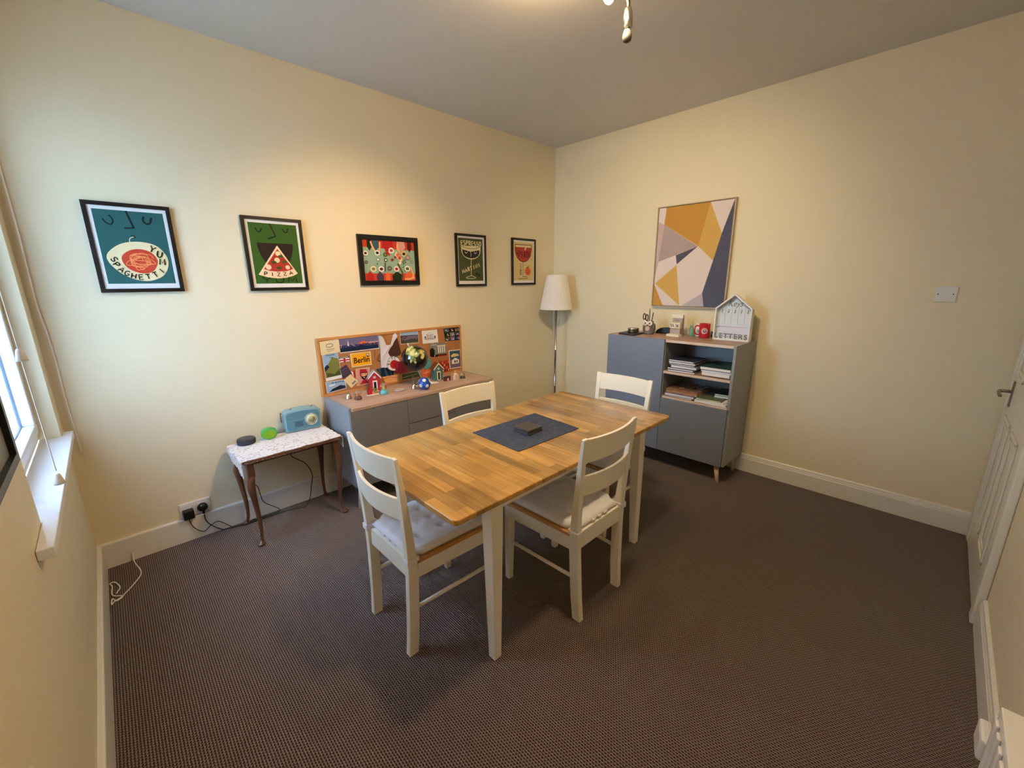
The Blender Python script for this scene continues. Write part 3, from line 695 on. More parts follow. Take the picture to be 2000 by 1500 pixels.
# ------------------------------------------------------------------ items on the cabinet top (z = 1.029)
CT = 1.0295
bm = nb(); prism(bm, [(-.374, -1.030), (-.398, -1.186), (-.215, -1.170), (-.165, -1.005)], CT, CT + .011)
tag(obj('flat_case', bm, mat('dark_purple_case', rgb(40, 36, 50), .5), None, .001), 'flat dark square case on the left of the cabinet top', 'case')
t = thing('round_tin', 'round metal tin standing on the flat dark case', 'tin', (-.262, -1.098, CT + .0115))
bm = nb(); lathe(bm, [(0, 0), (.043, 0), (.0435, .003), (.0435, .022)], 36); lathe(bm, [(.0435, .022), (0, .022)], 36); obj('base', bm, mat('tin_metal', rgb(120, 116, 108), .35, 1.0), t)
bm = nb(); lathe(bm, [(.0450, .0225), (.0455, .0235), (.0455, .034), (.044, .036), (.040, .0365), (0, .0365)], 36); lathe(bm, [(.0450, .0225), (0, .0225)], 36); obj('lid', bm, mat('tin_lid', rgb(165, 160, 150), .25, 1.0), t)
# owl pen pot
t = thing('owl_pen_pot', 'grey owl-shaped pen pot with white face discs', 'pen pot', (-.20, -1.205, CT), PI * .5 + .12)
greyf = mat('owl_grey', rgb(112, 102, 100), .6, var=(60, .2)); pinkf = mat('owl_belly', rgb(196, 168, 148), .6, var=(90, .25)); owlw = mat('owl_white', rgb(236, 226, 216), .5)
# local: faces +y
bm = nb(); lathe(bm, [(0, 0), (.040, 0), (.043, .010), (.041, .04), (.037, .075), (.034, .105), (.030, .105), (.030, .02), (0, .02)], 32); obj('pot', bm, greyf, t)
bm = nb(); sphere(bm, (0, .018, .045), .03, scale=(.82, .9, 1.15)); obj('belly', bm, pinkf, t, label='pinkish speckled belly')
for s in (-1, 1):
    bm = nb(); lathe(bm, [(0, .006), (.012, .005), (.0205, .001), (.0205, 0), (0, 0)], 24); o = obj('face_disc', bm, owlw, t); o.rotation_euler = (-PI / 2, 0, 0); o.location = (s * .018, .035, .090); 
    bm = nb(); sphere(bm, (s * .018, .0405, .091), .0062); obj('eye', bm, black_pl, t)
    bm = nb(); sphere(bm, (s * .041, -.002, .05), .032, scale=(.28, .75, 1.2)); obj('wing', bm, greyf, t)
bm = nb(); sphere(bm, (0, .040, .073), .0045, scale=(.8, 1, 1.5)); obj('beak', bm, black_pl, t)
pens = [('scissors', .020, -.006, .16, .03, -.02, black_pl, 'black-handled scissors standing in the owl pot', 'scissors'), ('pen', .004, -.014, .205, .004, .0, mat('brown_pen', rgb(120, 98, 96), .4), 'tall brown pen in the owl pot', 'pen'),
        ('pen', -.012, -.010, .175, -.012, .0, black_pl, 'black pen leaning to the right in the owl pot', 'pen'), ('pencil', -.018, .004, .150, -.012, .01, mat('olive_pencil', rgb(120, 108, 50), .4), 'olive pencil at the right of the owl pot', 'pencil')]
for nm, x, y, h_, lx, ly, m_, lb, ct in pens:
    a = Vector((x * .4, y * .4, .0215)); b_ = Vector((x + lx, y + ly, h_))
    Mx = Matrix.Translation((-.20, -1.205, CT)) @ Matrix.Rotation(PI * .5 + .12, 4, 'Z')
    bm = nb()
    if nm == 'scissors':
        tube(bm, [a, a.lerp(b_, .55)], .004, 8, sm=False)
        c_ = a.lerp(b_, .82)
        for s in (-1, 1):
            tube(bm, [c_ + Vector((s * .011 + .010 * math.cos(q), 0, .024 * math.sin(q) + s * .004)) for q in [i * PI / 6 for i in range(13)]], .0042, 8)
    else:
        tube(bm, [a, a.lerp(b_, .9), b_], lambda q: .0045 if q < .9 else .003, 10, sm=False)
    xf(bm.verts, Mx); tag(obj(nm, bm, m_), lb, ct)
# small leaf tuft in the pot
# half-moon black case
bm = nb(); prism(bm, [(-.075 + 0, 0)] and [(y, z_) for y, z_ in ell(0, 0, .092, .052, 24, 0, PI)], -.028, .0, 'x'); o = obj('spectacle_case', bm, black_pl, None, .004); o.location = (-.075, -1.305, CT); tag(o, 'black half-moon spectacle case behind the calendar and owl', 'case')
# calendar
t = thing('desk_calendar', 'small wooden block calendar with a cream base on the cabinet', 'calendar', (-.19, -1.425, CT), -.12)
calg = mat('calendar_grey_wood', rgb(168, 152, 140), .6, var=(30, .1)); cream = mat('cream_card', rgb(232, 224, 206), .6); ink = mat('dark_ink', rgb(52, 48, 52), .7)
bm = nb(); box(bm, -.045, .0, -.058, .050, 0, .018); obj('base', bm, cream, t, .001)
bm = nb(); prism(bm, [(0, 0), (.045, 0), (.036, .16), (.028, .165), (.016, .16), (.0, .02)], -.046, .040, 'y'); xf(bm.verts, Matrix.Scale(1, 4)); obj('easel', bm, calg, t, .001)
bm = nb(); box(bm, -.006, .004, -.046, .04, 0, .022); box(bm, .008, .018, -.05, .042, .142, .170); obj('header', bm, cream, t, .0008)
a = Art('x', .0085, .0004); a.marks((-.004, .156), .06, .004, 14, 0, 3); a.marks((-.004, .122), .034, .009, 7, 0, 5); a.done('lettering', [ink], t)
for k in range(2):
    bm = nb(); box(bm, -.014, .012, -.043 + k * .042, -.003 + k * .042, .062, .106); q = obj('date_cube', bm, cream, t, .001)
    a = Art('x', -.0145, .0004); a.marks((-.023 + k * .042, .084), .032, .026, 2, 0, 11 + k); a.done('numeral', [ink], q)
bm = nb(); box(bm, -.012, .01, -.046, .04, .022, .058); obj('plinth', bm, calg, t, .001)
# bottle, white mug, red mug
t = thing('spray_bottle', 'small clear bottle of green liquid behind the calendar', 'bottle', (-.105, -1.517, CT))
bm = nb(); lathe(bm, [(0, 0), (.019, 0), (.020, .004), (.020, .058), (.012, .070), (.009, .074), (.009, .078), (0, .078)], 24); obj('bottle_body', bm, mat('green_tint_plastic', rgb(150, 205, 190), .1, trans=.6), t)
bm = nb(); lathe(bm, [(0, .0785), (.011, .0785), (.011, .100), (.007, .104), (0, .104)], 20); obj('cap', bm, mat('clear_cap', rgb(210, 215, 210), .2, trans=.4), t)
t = thing('white_mug', 'small white mug half hidden behind the red mug', 'mug', (-.075, -1.567, CT))
bm = nb(); lathe(bm, [(0, 0), (.026, 0), (.028, .004), (.029, .098), (.0265, .098), (.0255, .008), (0, .007)], 28); obj('mug_body', bm, mat('white_ceramic', rgb(234, 228, 224), .2), t)
bm = nb(); box(bm, -.0295, -.027, -.008, .008, .03, .055); obj('emblem', bm, mat('lilac_print', rgb(170, 150, 170), .5), t)
redc = mat('red_glaze', rgb(176, 22, 40), .2, coat=.5); navyp = mat('navy_print', rgb(30, 30, 80), .4)
t = thing('red_mug', 'red mug with a round white crest on the cabinet', 'mug', (-.135, -1.628, CT), 0)
bm = nb(); lathe(bm, [(0, 0), (.036, 0), (.038, .004), (.040, .108), (.037, .108), (.035, .008), (0, .007)], 36); obj('mug_body', bm, redc, t)
bm = nb(); tube(bm, [(-.02, .030, .09), (-.03, .055, .088), (-.035, .062, .055), (-.03, .052, .028), (-.02, .030, .025)], .0055, 10); obj('handle', bm, redc, t)
bm = nb()
def cyl_patch(bm, shape, r, ang0, zc, mi):
    vs = [bm.verts.new((r * math.cos(ang0 + u / .04), r * math.sin(ang0 + u / .04), zc + v)) for u, v in shape]; bm.faces.new(vs).material_index = mi
def cyl_ring(bm, r0, r1, r, ang0, zc, mi, n=28):
    for i in range(n):
        a0, a1 = 2 * PI * i / n, 2 * PI * (i + 1) / n
        q = [(r0, a0), (r1, a0), (r1, a1), (r0, a1)]
        bm.faces.new([bm.verts.new((r * math.cos(ang0 + rr_ * math.cos(aa) / .04), r * math.sin(ang0 + rr_ * math.cos(aa) / .04), zc + rr_ * math.sin(aa))) for rr_, aa in q]).material_index = mi
AN = PI + .38
cyl_ring(bm, .0205, .0222, .0408, AN, .055, 0); cyl_ring(bm, .0115, .0130, .0408, AN, .055, 0)
cyl_ring(bm, 0.0, .0100, .0409, AN, .055, 1, 16); cyl_ring(bm, .0, .0045, .0411, AN, .057, 0, 10)
for i in range(14):
    aa = 2 * PI * i / 14; cyl_patch(bm, [(.0165 * math.cos(aa) + dx, .0165 * math.sin(aa) + dz) for dx, dz in ((-.002, -.002), (.0018, -.0022), (.002, .002), (-.0015, .0022))], .0409, AN, .055, 0)
obj('crest', bm, [owlw, navyp], t, label='round white and navy crest')
bm = nb(); sphere(bm, (-.115, -1.690, CT + .018), .018, scale=(1, .9, 1)); sphere(bm, (-.100, -1.680, CT + .04), .012); tag(obj('trinket', bm, black_pl), 'small dark trinket between the red mug and the key house', 'trinket')

# key house
t = thing('key_house', 'white house-shaped key and letter rack leaning by the wall', 'key rack', (-.178, -1.83, CT), .0)
hw_, eh, ah, dp = .124, .232, .334, .052   # half width, eave, apex, depth  (local: front face x=0, depth to +x; y +- )
ho = [(-hw_, 0), (hw_, 0), (hw_, eh), (0, ah), (-hw_, eh)]; wd = .009
hi = [(-hw_ + wd, wd), (hw_ - wd, wd), (hw_ - wd, eh - .004), (0, ah - .0115), (-hw_ + wd, eh - .004)]
bm = nb()
for i in range(5):
    j = (i + 1) % 5
    secs = []
    q = [ho[i], ho[j], hi[j], hi[i]]
    prism(bm, q, 0, dp, 'x')
keyw = mat('white_painted_wood', rgb(226, 230, 232), .5); keyb = mat('pale_blue_boards', rgb(206, 218, 228), .6, bump=(60, .0005))
obj('frame', bm, keyw, t, .0008)
bm = nb(); prism(bm, hi, dp - .006, dp - .001, 'x'); obj('back_board', bm, keyb, t)
bm = nb()
for y in (-.066, -.022, .022, .066): box(bm, dp - .0068, dp - .006, y - .0007, y + .0007, .1, .25)
obj('board_groove', bm, mat('groove_grey', rgb(140, 146, 150), .8), t)
bm = nb(); box(bm, .004, .012, -hw_ + wd, hw_ - wd, wd, .022); obj('letter_rail', bm, keyw, t)
bm = nb(); box(bm, .030, .034, -hw_ + wd + .001, hw_ - wd - .001, .1, .104); obj('ledge', bm, keyw, t)
bm = nb(); box(bm, .036, .044, -hw_ + wd + .001, hw_ - wd - .02, .0095, .115); obj('letter_pocket', bm, mat('pale_lilac_card', rgb(212, 214, 232), .7), t)
greyl = mat('grey_letters', rgb(110, 112, 116), .6)
for k, ch in enumerate('LETTERS'):
    vs, fs = glyphs(ch, 1, .03); bm = nb()
    y = .100 - k * .0335
    lo = [bm.verts.new((.003, y - vx * .05, .031 + vy * .05)) for vx, vy, _ in vs]; hi_ = [bm.verts.new((.0, y - vx * .05, .031 + vy * .05)) for vx, vy, _ in vs]
    ed = {}
    for f in fs:
        bm.faces.new([hi_[i] for i in f]).material_index = 1; bm.faces.new([lo[i] for i in f][::-1])
        for a_, b_ in zip(f, f[1:] + f[:1]): ed[(a_, b_)] = ed.get((a_, b_), 0) + 1
    for (a_, b_) in ed:
        if (b_, a_) not in ed: bm.faces.new((hi_[a_], hi_[b_], lo[b_], lo[a_]))
    obj('letter', bm, [keyw, greyl], t)
a = Art('x', dp - .0065, .0003); a.text('Keys', (.0, .262), .06, 0, sx=.85, shear=.35); a.done('lettering', [mat('grey_script', rgb(96, 100, 104), .6)], t)
for k in range(5):
    bm = nb(); y = .086 - k * .043; tube(bm, [(dp - .006, y, .216), (dp - .014, y, .205), (dp - .016, y, .198), (dp - .022, y, .204)], .0016, 6); sphere(bm, (dp - .008, y, .217), .0035, seg=10, ring=8); obj('hook', bm, nickel, t)

# ------------------------------------------------------------------ wall canvas
cols = dict(frame=mat('light_canvas_frame', rgb(186, 168, 140), .5), ochre=mat('ochre_paint', rgb(190, 138, 58), .8, var=(14, .08)), yel=mat('mustard_paint', rgb(204, 162, 84), .8, var=(14, .06)),
            wh=mat('off_white_paint', rgb(222, 208, 202), .8, var=(14, .03)), mauve=mat('mauve_grey_paint', rgb(172, 152, 148), .8, var=(14, .1)), lil=mat('pinkish_grey_paint', rgb(196, 172, 166), .8, var=(14, .05)),
            navy=mat('slate_paint', rgb(78, 80, 98), .8, var=(14, .08)), gry=mat('pale_grey_paint', rgb(182, 174, 180), .8, var=(14, .05)))
ck = list(cols)
t = thing('wall_canvas', 'large abstract canvas of ochre, white and slate triangles above the tall cabinet', 'picture', (0, -1.42, 1.64))
bm = nb(); y0, y1, z0, z1 = -.298, .296, -.395, .394; wd = .007
box(bm, -.036, -.001, y0, y1, z0, z0 + wd); box(bm, -.036, -.001, y0, y1, z1 - wd, z1); box(bm, -.036, -.001, y0, y0 + wd, z0 + wd, z1 - wd); box(bm, -.036, -.001, y1 - wd, y1, z0 + wd, z1 - wd)
obj('frame', bm, cols['frame'], t, .0006)
a = Art('x', -.030, .0002)
L_ = lambda P_: [(y + 1.42, z_ - 1.64) for y, z_ in P_]
bm = a.bm
ip = [(y0 + .011, z0 + .011), (y1 - .011, z0 + .011), (y1 - .011, z1 - .011), (y0 + .011, z1 - .011)]
a.poly(ip, ck.index('wh'))
a.k = 2
PL = [('wh', [(-1.135, 2.023), (-1.196, 2.023), (-1.186, 1.896), (-1.135, 1.921)]), ('ochre', [(-1.196, 2.023), (-1.538, 2.023), (-1.474, 1.714), (-1.186, 1.896)]),
      ('yel', [(-1.538, 2.023), (-1.64, 1.795), (-1.597, 1.603), (-1.474, 1.714)]), ('wh', [(-1.543, 2.023), (-1.704, 2.023), (-1.64, 1.795)]),
      ('navy', [(-1.706, 2.023), (-1.707, 1.256), (-1.561, 1.256), (-1.54, 1.361), (-1.597, 1.603), (-1.64, 1.795)]), ('mauve', [(-1.186, 1.896), (-1.472, 1.712), (-1.158, 1.608), (-1.174, 1.771)]),
      ('lil', [(-1.135, 1.921), (-1.186, 1.896), (-1.174, 1.771), (-1.158, 1.608), (-1.135, 1.476)]), ('navy', [(-1.472, 1.712), (-1.316, 1.583), (-1.303, 1.654)]),
      ('wh', [(-1.303, 1.654), (-1.316, 1.583), (-1.135, 1.432), (-1.135, 1.49), (-1.158, 1.608)]), ('yel', [(-1.315, 1.578), (-1.367, 1.258), (-1.142, 1.434)]),
      ('gry', [(-1.54, 1.359), (-1.561, 1.256), (-1.38, 1.256)]), ('ochre', [(-1.135, 1.429), (-1.224, 1.256), (-1.135, 1.256)])]
for nm, P_ in PL:
    a.k = 2; a.poly(L_(P_), ck.index(nm))
a.done('canvas', [cols[k] for k in ck], t)

# ------------------------------------------------------------------ framed prints on the back wall
def inkm(n_, r_, g_, b_): return mat('ink_' + n_, rgb(r_, g_, b_), .6, spec=.2)
IK = dict(white=paper_w, teal=inkm('teal', 40, 86, 84), deep=inkm('deep', 14, 26, 30), cream=inkm('cream', 226, 208, 162), red=inkm('red', 186, 62, 40), noodle=inkm('noodle', 236, 138, 84), black=inkm('black', 24, 22, 22),
          green=inkm('green', 54, 88, 30), dgreen=inkm('dgreen', 22, 38, 14), brown=inkm('brown', 44, 30, 26), pizza=inkm('pizza', 168, 48, 36), bisque=inkm('bisque', 236, 206, 166), olive=inkm('olive', 74, 82, 48),
          ivory=inkm('ivory', 222, 208, 162), aub=inkm('aubergine', 50, 40, 46), tan=inkm('tan', 214, 190, 132), rose=inkm('rose', 176, 66, 56), maroon=inkm('maroon', 84, 26, 24), orange=inkm('orange', 214, 98, 54), sea=inkm('sea', 142, 172, 152),
          crim=inkm('crimson', 172, 34, 36), skin=inkm('skin', 230, 170, 120), plum=inkm('plum', 70, 58, 74), blue=inkm('blue', 50, 88, 110), pink=inkm('pink', 206, 150, 140), sky=inkm('sky', 150, 180, 210), grass=inkm('grass', 120, 122, 60), night=inkm('night', 50, 54, 96), gold=inkm('gold', 236, 160, 20),
          grey=inkm('grey', 128, 130, 126), dusk=inkm('dusk', 110, 100, 130), navy=inkm('navy', 24, 40, 66))
IKN = list(IK); ii = IKN.index; IKM = [IK[k] for k in IKN]
def frame(x0, x1, z0, z1, label, bw=.018, mat_in=None):
    cx_, cz_ = (x0 + x1) / 2, (z0 + z1) / 2
    t = thing('framed_print', label, 'picture', (cx_, 0, cz_), 0, 'framed prints in a row on the back wall'); hx_, hz_ = (x1 - x0) / 2, (z1 - z0) / 2
    bm = nb(); 
    for a_ in ((-hx_, hx_, -hz_, -hz_ + bw), (-hx_, hx_, hz_ - bw, hz_), (-hx_, -hx_ + bw, -hz_ + bw, hz_ - bw), (hx_ - bw, hx_, -hz_ + bw, hz_ - bw)): box(bm, a_[0], a_[1], -.021, -.001, a_[2], a_[3])
    obj('frame', bm, black_frame, t, .001)
    a = Art('y', -.0135, .00016)
    a.poly([(-hx_ + bw, -hz_ + bw), (hx_ - bw, -hz_ + bw), (hx_ - bw, hz_ - bw), (-hx_ + bw, hz_ - bw)], ii('white'))
    return t, a, (lambda P_: [(x - cx_, z_ - cz_) for x, z_ in P_])
def sm2(pts, k=5): return [(p.x, p.y) for p in smooth_path([(x, z_, 0) for x, z_ in pts], k)]
def sm2c(pts, k=5):
    """smooth closed outline"""
    n_ = len(pts); out = []
    for i in range(n_):
        a_, b_, c_, d_ = (Vector(pts[(i + j - 1) % n_]) for j in range(4))
        for j in range(k):
            t_ = j / k; p_ = .5 * ((2 * b_) + (c_ - a_) * t_ + (2 * a_ - 5 * b_ + 4 * c_ - d_) * t_ * t_ + (3 * b_ - a_ - 3 * c_ + d_) * t_ ** 3); out.append((p_.x, p_.y))
    return out
# 1 spaghetti
t, a, F_ = frame(-3.397, -3.072, 1.425, 1.8465, 'framed teal print of a spaghetti plate with closed eyes above, furthest left')
a.poly(F_([(-3.364, 1.467), (-3.103, 1.467), (-3.103, 1.812), (-3.364, 1.812)]), ii('teal'))
a.stroke(F_(sm2([(-3.333, 1.771), (-3.324, 1.754), (-3.309, 1.745), (-3.298, 1.756), (-3.298, 1.772), (-3.308, 1.788)])), .0065, ii('deep'))
a.stroke(F_(sm2([(-3.180, 1.792), (-3.184, 1.77), (-3.172, 1.757), (-3.158, 1.765), (-3.151, 1.789)])), .0085, ii('deep'))
a.stroke(F_([(-3.243, 1.812), (-3.226, 1.736)]), .008, ii('deep')); a.stroke(F_([(-3.222, 1.735), (-3.261, 1.731)]), .007, ii('deep'))
a.poly(F_(sm2c([(-3.345, 1.606), (-3.291, 1.655), (-3.222, 1.67), (-3.156, 1.655), (-3.121, 1.607), (-3.121, 1.554), (-3.152, 1.503), (-3.219, 1.479), (-3.291, 1.503), (-3.339, 1.557)])), ii('cream'))
a.poly(F_(sm2c([(-3.293, 1.598), (-3.262, 1.626), (-3.22, 1.635), (-3.178, 1.619), (-3.159, 1.578), (-3.182, 1.531), (-3.221, 1.517), (-3.265, 1.53), (-3.291, 1.561)])), ii('red'))
a.stroke(F_(sm2([(-3.253, 1.665), (-3.25, 1.682), (-3.240, 1.690), (-3.232, 1.69)])), .003, ii('cream')); a.stroke(F_(sm2([(-3.243, 1.695), (-3.234, 1.698), (-3.227, 1.69), (-3.235, 1.688)])), .004, ii('deep'))
rnd = random.Random(3)
for k in range(9):
    ph = rnd.random() * 6; rx, rz = .018 + .032 * rnd.random(), .012 + .026 * rnd.random(); ox, oz = (rnd.random() - .5) * .03, (rnd.random() - .5) * .03
    a.stroke(F_([(-3.226 + ox + rx * math.cos(q + ph), 1.575 + oz + rz * math.sin(q * 1.0 + ph + .4 * math.sin(2 * q))) for q in [i * 2 * PI / 24 for i in range(22)]]), .0028, ii('noodle'))
for ch, (x, z_), r_ in zip('SPAGHETTI', [(-3.323, 1.583), (-3.319, 1.558), (-3.305, 1.535), (-3.287, 1.517), (-3.265, 1.505), (-3.238, 1.499), (-3.210, 1.501), (-3.180, 1.512), (-3.152, 1.531)], [-1.25, -1.0, -.75, -.55, -.3, 0, .15, .4, .7]):
    a.brush(ch, F_([(x, z_)])[0], .0235, ii('black'), rot=r_, w=.2, sx=1.05)
for ch, (x, z_), r_ in zip('YUM', [(-3.172, 1.636), (-3.147, 1.612), (-3.142, 1.575)], [-.5, -.3, -.1]): a.brush(ch, F_([(x, z_)])[0], .030, ii('dgreen'), rot=r_, w=.2)
a.done('print', IKM, t)
# 2 pizza
t, a, F_ = frame(-2.760, -2.434, 1.420, 1.840, 'framed green print of a pizza slice in a wide open mouth, second from left')
a.poly(F_([(-2.727, 1.461), (-2.466, 1.461), (-2.466, 1.806), (-2.727, 1.806)]), ii('green'))
a.stroke(F_(sm2([(-2.692, 1.778), (-2.682, 1.76), (-2.67, 1.756), (-2.657, 1.776)])), .007, ii('dgreen')); a.stroke(F_(sm2([(-2.547, 1.781), (-2.535, 1.763), (-2.522, 1.764), (-2.515, 1.785)])), .007, ii('dgreen'))
a.stroke(F_([(-2.613, 1.804), (-2.589, 1.738)]), .008, ii('brown')); a.stroke(F_([(-2.587, 1.737), (-2.630, 1.718)]), .008, ii('dgreen'))
a.poly(F_([(-2.693, 1.695)] + [(-2.5965 + .0975 * math.cos(q), 1.695 + .145 * math.sin(q)) for q in [PI + i * PI / 16 for i in range(17)]]), ii('brown'))
for ch, x in zip('YUM', (-2.668, -2.597, -2.525)): a.brush(ch, F_([(x, 1.483)])[0], .034, ii('dgreen'), w=.2, sx=2.0)
a.poly(F_([(-2.588, 1.683), (-2.490, 1.521), (-2.52, 1.506), (-2.56, 1.495), (-2.606, 1.491), (-2.66, 1.498), (-2.709, 1.513)]), ii('bisque'))
a.poly(F_([(-2.589, 1.664), (-2.513, 1.548), (-2.548, 1.536), (-2.60, 1.531), (-2.645, 1.535), (-2.676, 1.545)]), ii('pizza'))
for x, z_, rr_ in ((-2.589, 1.636, .014), (-2.598, 1.598, .015), (-2.650, 1.557, .0155), (-2.544, 1.557, .013)): a.poly(F_(ell(x, z_, rr_, rr_, 16)), ii('bisque'))
for x, z_ in ((-2.576, 1.621), (-2.617, 1.586), (-2.559, 1.589), (-2.593, 1.553)): a.poly(F_(ell(x, z_, .015, .008, 9)), ii('green'))
for k, ch in enumerate('PIZZA'): a.brush(ch, F_([(-2.670 + k * .035, 1.524 - .011 * math.sin(PI * (k + .8) / 5.2) + .001 * k)])[0], .021, ii('black'), rot=-.15 + k * .08, w=.22, sx=1.2)
a.done('print', IKM, t)
# 3 table scene (generic stand-in)
t, a, F_ = frame(-2.084, -1.612, 1.442, 1.784, 'framed wide print of people sharing a laid table, middle of the row', bw=.033)
X_0, X_1, Z_0, Z_1 = -2.051, -1.645, 1.475, 1.751
a.poly(F_([(X_0, Z_0), (X_1, Z_0), (X_1, Z_1), (X_0, Z_1)]), ii('red'))
a.poly(F_([(X_0, Z_0 + .05), (X_1, Z_0 + .05), (X_1, Z_1 - .06), (X_0, Z_1 - .05)]), ii('sea'))
for x, wd, c in ((-2.00, .03, 'dgreen'), (-1.955, .045, 'blue'), (-1.86, .075, 'crim'), (-1.755, .06, 'pink'), (-1.685, .03, 'maroon')):
    a.poly(F_([(x - wd / 2, Z_1), (x - wd * .6, Z_1 - .045), (x, Z_1 - .075), (x + wd * .6, Z_1 - .045), (x + wd / 2, Z_1)]), ii(c))
for x, wd, c in ((-2.01, .05, 'crim'), (-1.935, .05, 'plum'), (-1.875, .035, 'orange'), (-1.80, .075, 'dgreen'), (-1.70, .07, 'orange')):
    a.poly(F_([(x - wd / 2, Z_0), (x - wd * .55, Z_0 + .035), (x, Z_0 + .068), (x + wd * .55, Z_0 + .035), (x + wd / 2, Z_0)]), ii(c))
for p_ in ([(-1.99, Z_1 - .01), (-1.975, Z_1 - .05), (-1.945, Z_1 - .10)], [(-1.92, Z_1 - .01), (-1.925, Z_1 - .06), (-1.94, Z_1 - .1)], [(-1.78, Z_1 - .02), (-1.785, Z_1 - .05), (-1.76, Z_1 - .085)], [(-1.66, Z_0 + .01), (-1.67, Z_0 + .06), (-1.69, Z_0 + .1)], [(-1.74, Z_0 + .01), (-1.68, Z_0 + .015), (-1.66, Z_0 + .05)]):
    a.stroke(F_(sm2(p_)), .012, ii('skin'))
a.stroke(F_(sm2([(-1.765, Z_0 + .01), (-1.755, Z_0 + .05), (-1.775, Z_0 + .09), (-1.79, Z_0 + .12)])), .013, ii('olive'))
a.stroke(F_(sm2([(-1.885, Z_1 - .03), (-1.875, Z_1 - .07), (-1.85, Z_1 - .1)])), .014, ii('crim'))
for x, z_, rr_, c1_, c2_ in ((-1.945, 1.665, .02, 'white', 'brown'), (-1.835, 1.685, .022, 'white', 'rose'), (-1.735, 1.665, .022, 'tan', 'brown'), (-1.885, 1.655, .017, 'olive', 'grass'), (-1.705, 1.640, .021, 'grey', 'pink'), (-1.673, 1.608, .013, 'grey', 'sea'), (-1.945, 1.62, .013, 'grey', 'white'), (-1.885, 1.618, .014, 'black', 'white'),
                          (-1.985, 1.555, .022, 'cream', 'grass'), (-1.925, 1.555, .022, 'white', 'maroon'), (-1.86, 1.56, .018, 'olive', 'grey'), (-1.805, 1.557, .022, 'white', 'crim'), (-1.715, 1.56, .023, 'white', 'olive'), (-2.035, 1.66, .018, 'white', 'maroon'), (-2.035, 1.6, .012, 'plum', 'grey'), (-1.835, 1.62, .011, 'crim', 'maroon'), (-1.81, 1.64, .01, 'rose', 'brown'), (-1.775, 1.6, .012, 'cream', 'white')):
    a.poly(F_(ell(x, z_, rr_, rr_ * .92, 18)), ii(c1_)); a.poly(F_(ell(x, z_, rr_ * .62, rr_ * .5, 9)), ii(c2_))
a.poly(F_([(-1.815, 1.655), (-1.80, 1.68), (-1.752, 1.63), (-1.768, 1.605)]), ii('cream')); a.poly(F_(ell(-1.79, 1.655, .013, .013, 12)), ii('orange')); a.poly(F_(ell(-1.775, 1.635, .013, .013, 12)), ii('red'))
for x, z_ in ((-1.748, 1.61), (-1.744, 1.595), (-1.735, 1.62), (-1.73, 1.605), (-1.75, 1.57), (-1.74, 1.545), (-1.895, 1.58), (-1.955, 1.59)): a.poly(F_(ell(x, z_, .004, .006, 8)), ii('plum'))
a.poly(F_([(-1.90, 1.54), (-1.893, 1.54), (-1.889, 1.6), (-1.896, 1.6)]), ii('plum'))
a.done('print', IKM, t)
# 4 espresso martini
t, a, F_ = frame(-1.2365 - .018, -.9495 + .018, 1.424, 1.846, 'framed olive print of an espresso martini glass, fourth from left') if False else frame(-1.255, -.930, 1.424, 1.846, 'framed olive print of an espresso martini glass, second from right')
a.poly(F_([(-1.228, 1.468), (-.966, 1.468), (-.966, 1.812), (-1.228, 1.812)]), ii('olive'))
for k, ch in enumerate('ESPRESSO'): a.brush(ch, F_([(-1.190 + k * .0278, 1.773 + .003 * math.sin(k * .9))])[0], .034, ii('ivory'), w=.24, sx=.85)
a.poly(F_([(-1.20, 1.752), (-.99, 1.752)] + [(-1.095 + .105 * math.cos(q), 1.742 - .098 * abs(math.sin(q)) ** .75) for q in [-i * PI / 18 for i in range(19)]]), ii('ivory'))
a.poly(F_([(-1.188, 1.722), (-1.10, 1.706), (-1.003, 1.722)] + [(-1.0955 + .092 * math.cos(q), 1.715 - .062 * abs(math.sin(q)) ** .75) for q in [-i * PI / 18 for i in range(19)]]), ii('aub'))
a.stroke(F_(sm2([(-1.195, 1.748), (-1.15, 1.735), (-1.095, 1.730), (-1.04, 1.735), (-.995, 1.748)])), .003, ii('brown'))
for x in (-1.148, -1.05): a.stroke(F_(sm2([(x - .014, 1.705), (x - .006, 1.694), (x + .006, 1.694), (x + .014, 1.705)])), .004, ii('white'))
a.stroke(F_([(-1.102, 1.708), (-1.095, 1.675), (-1.103, 1.668)]), .004, ii('white'))
a.stroke(F_([(-1.096, 1.645), (-1.10, 1.58), (-1.10, 1.508)]), .006, ii('ivory')); a.stroke(F_(sm2([(-1.10, 1.512), (-1.135, 1.502), (-1.157, 1.494), (-1.13, 1.487), (-1.08, 1.487), (-1.052, 1.494), (-1.07, 1.502), (-1.10, 1.512)])), .0045, ii('ivory'))
for k, ch in enumerate('MARTINI'): a.brush(ch, F_([(-1.185 + k * .0285, 1.546 + k * .0088)])[0], .03, ii('ivory'), rot=.3, w=.26, sx=.95)
a.poly(F_(ell(-1.04, 1.525, .01, .012, 10)), ii('dgreen')); a.poly(F_(ell(-1.015, 1.515, .009, .011, 10)), ii('dgreen'))
a.done('print', IKM, t)
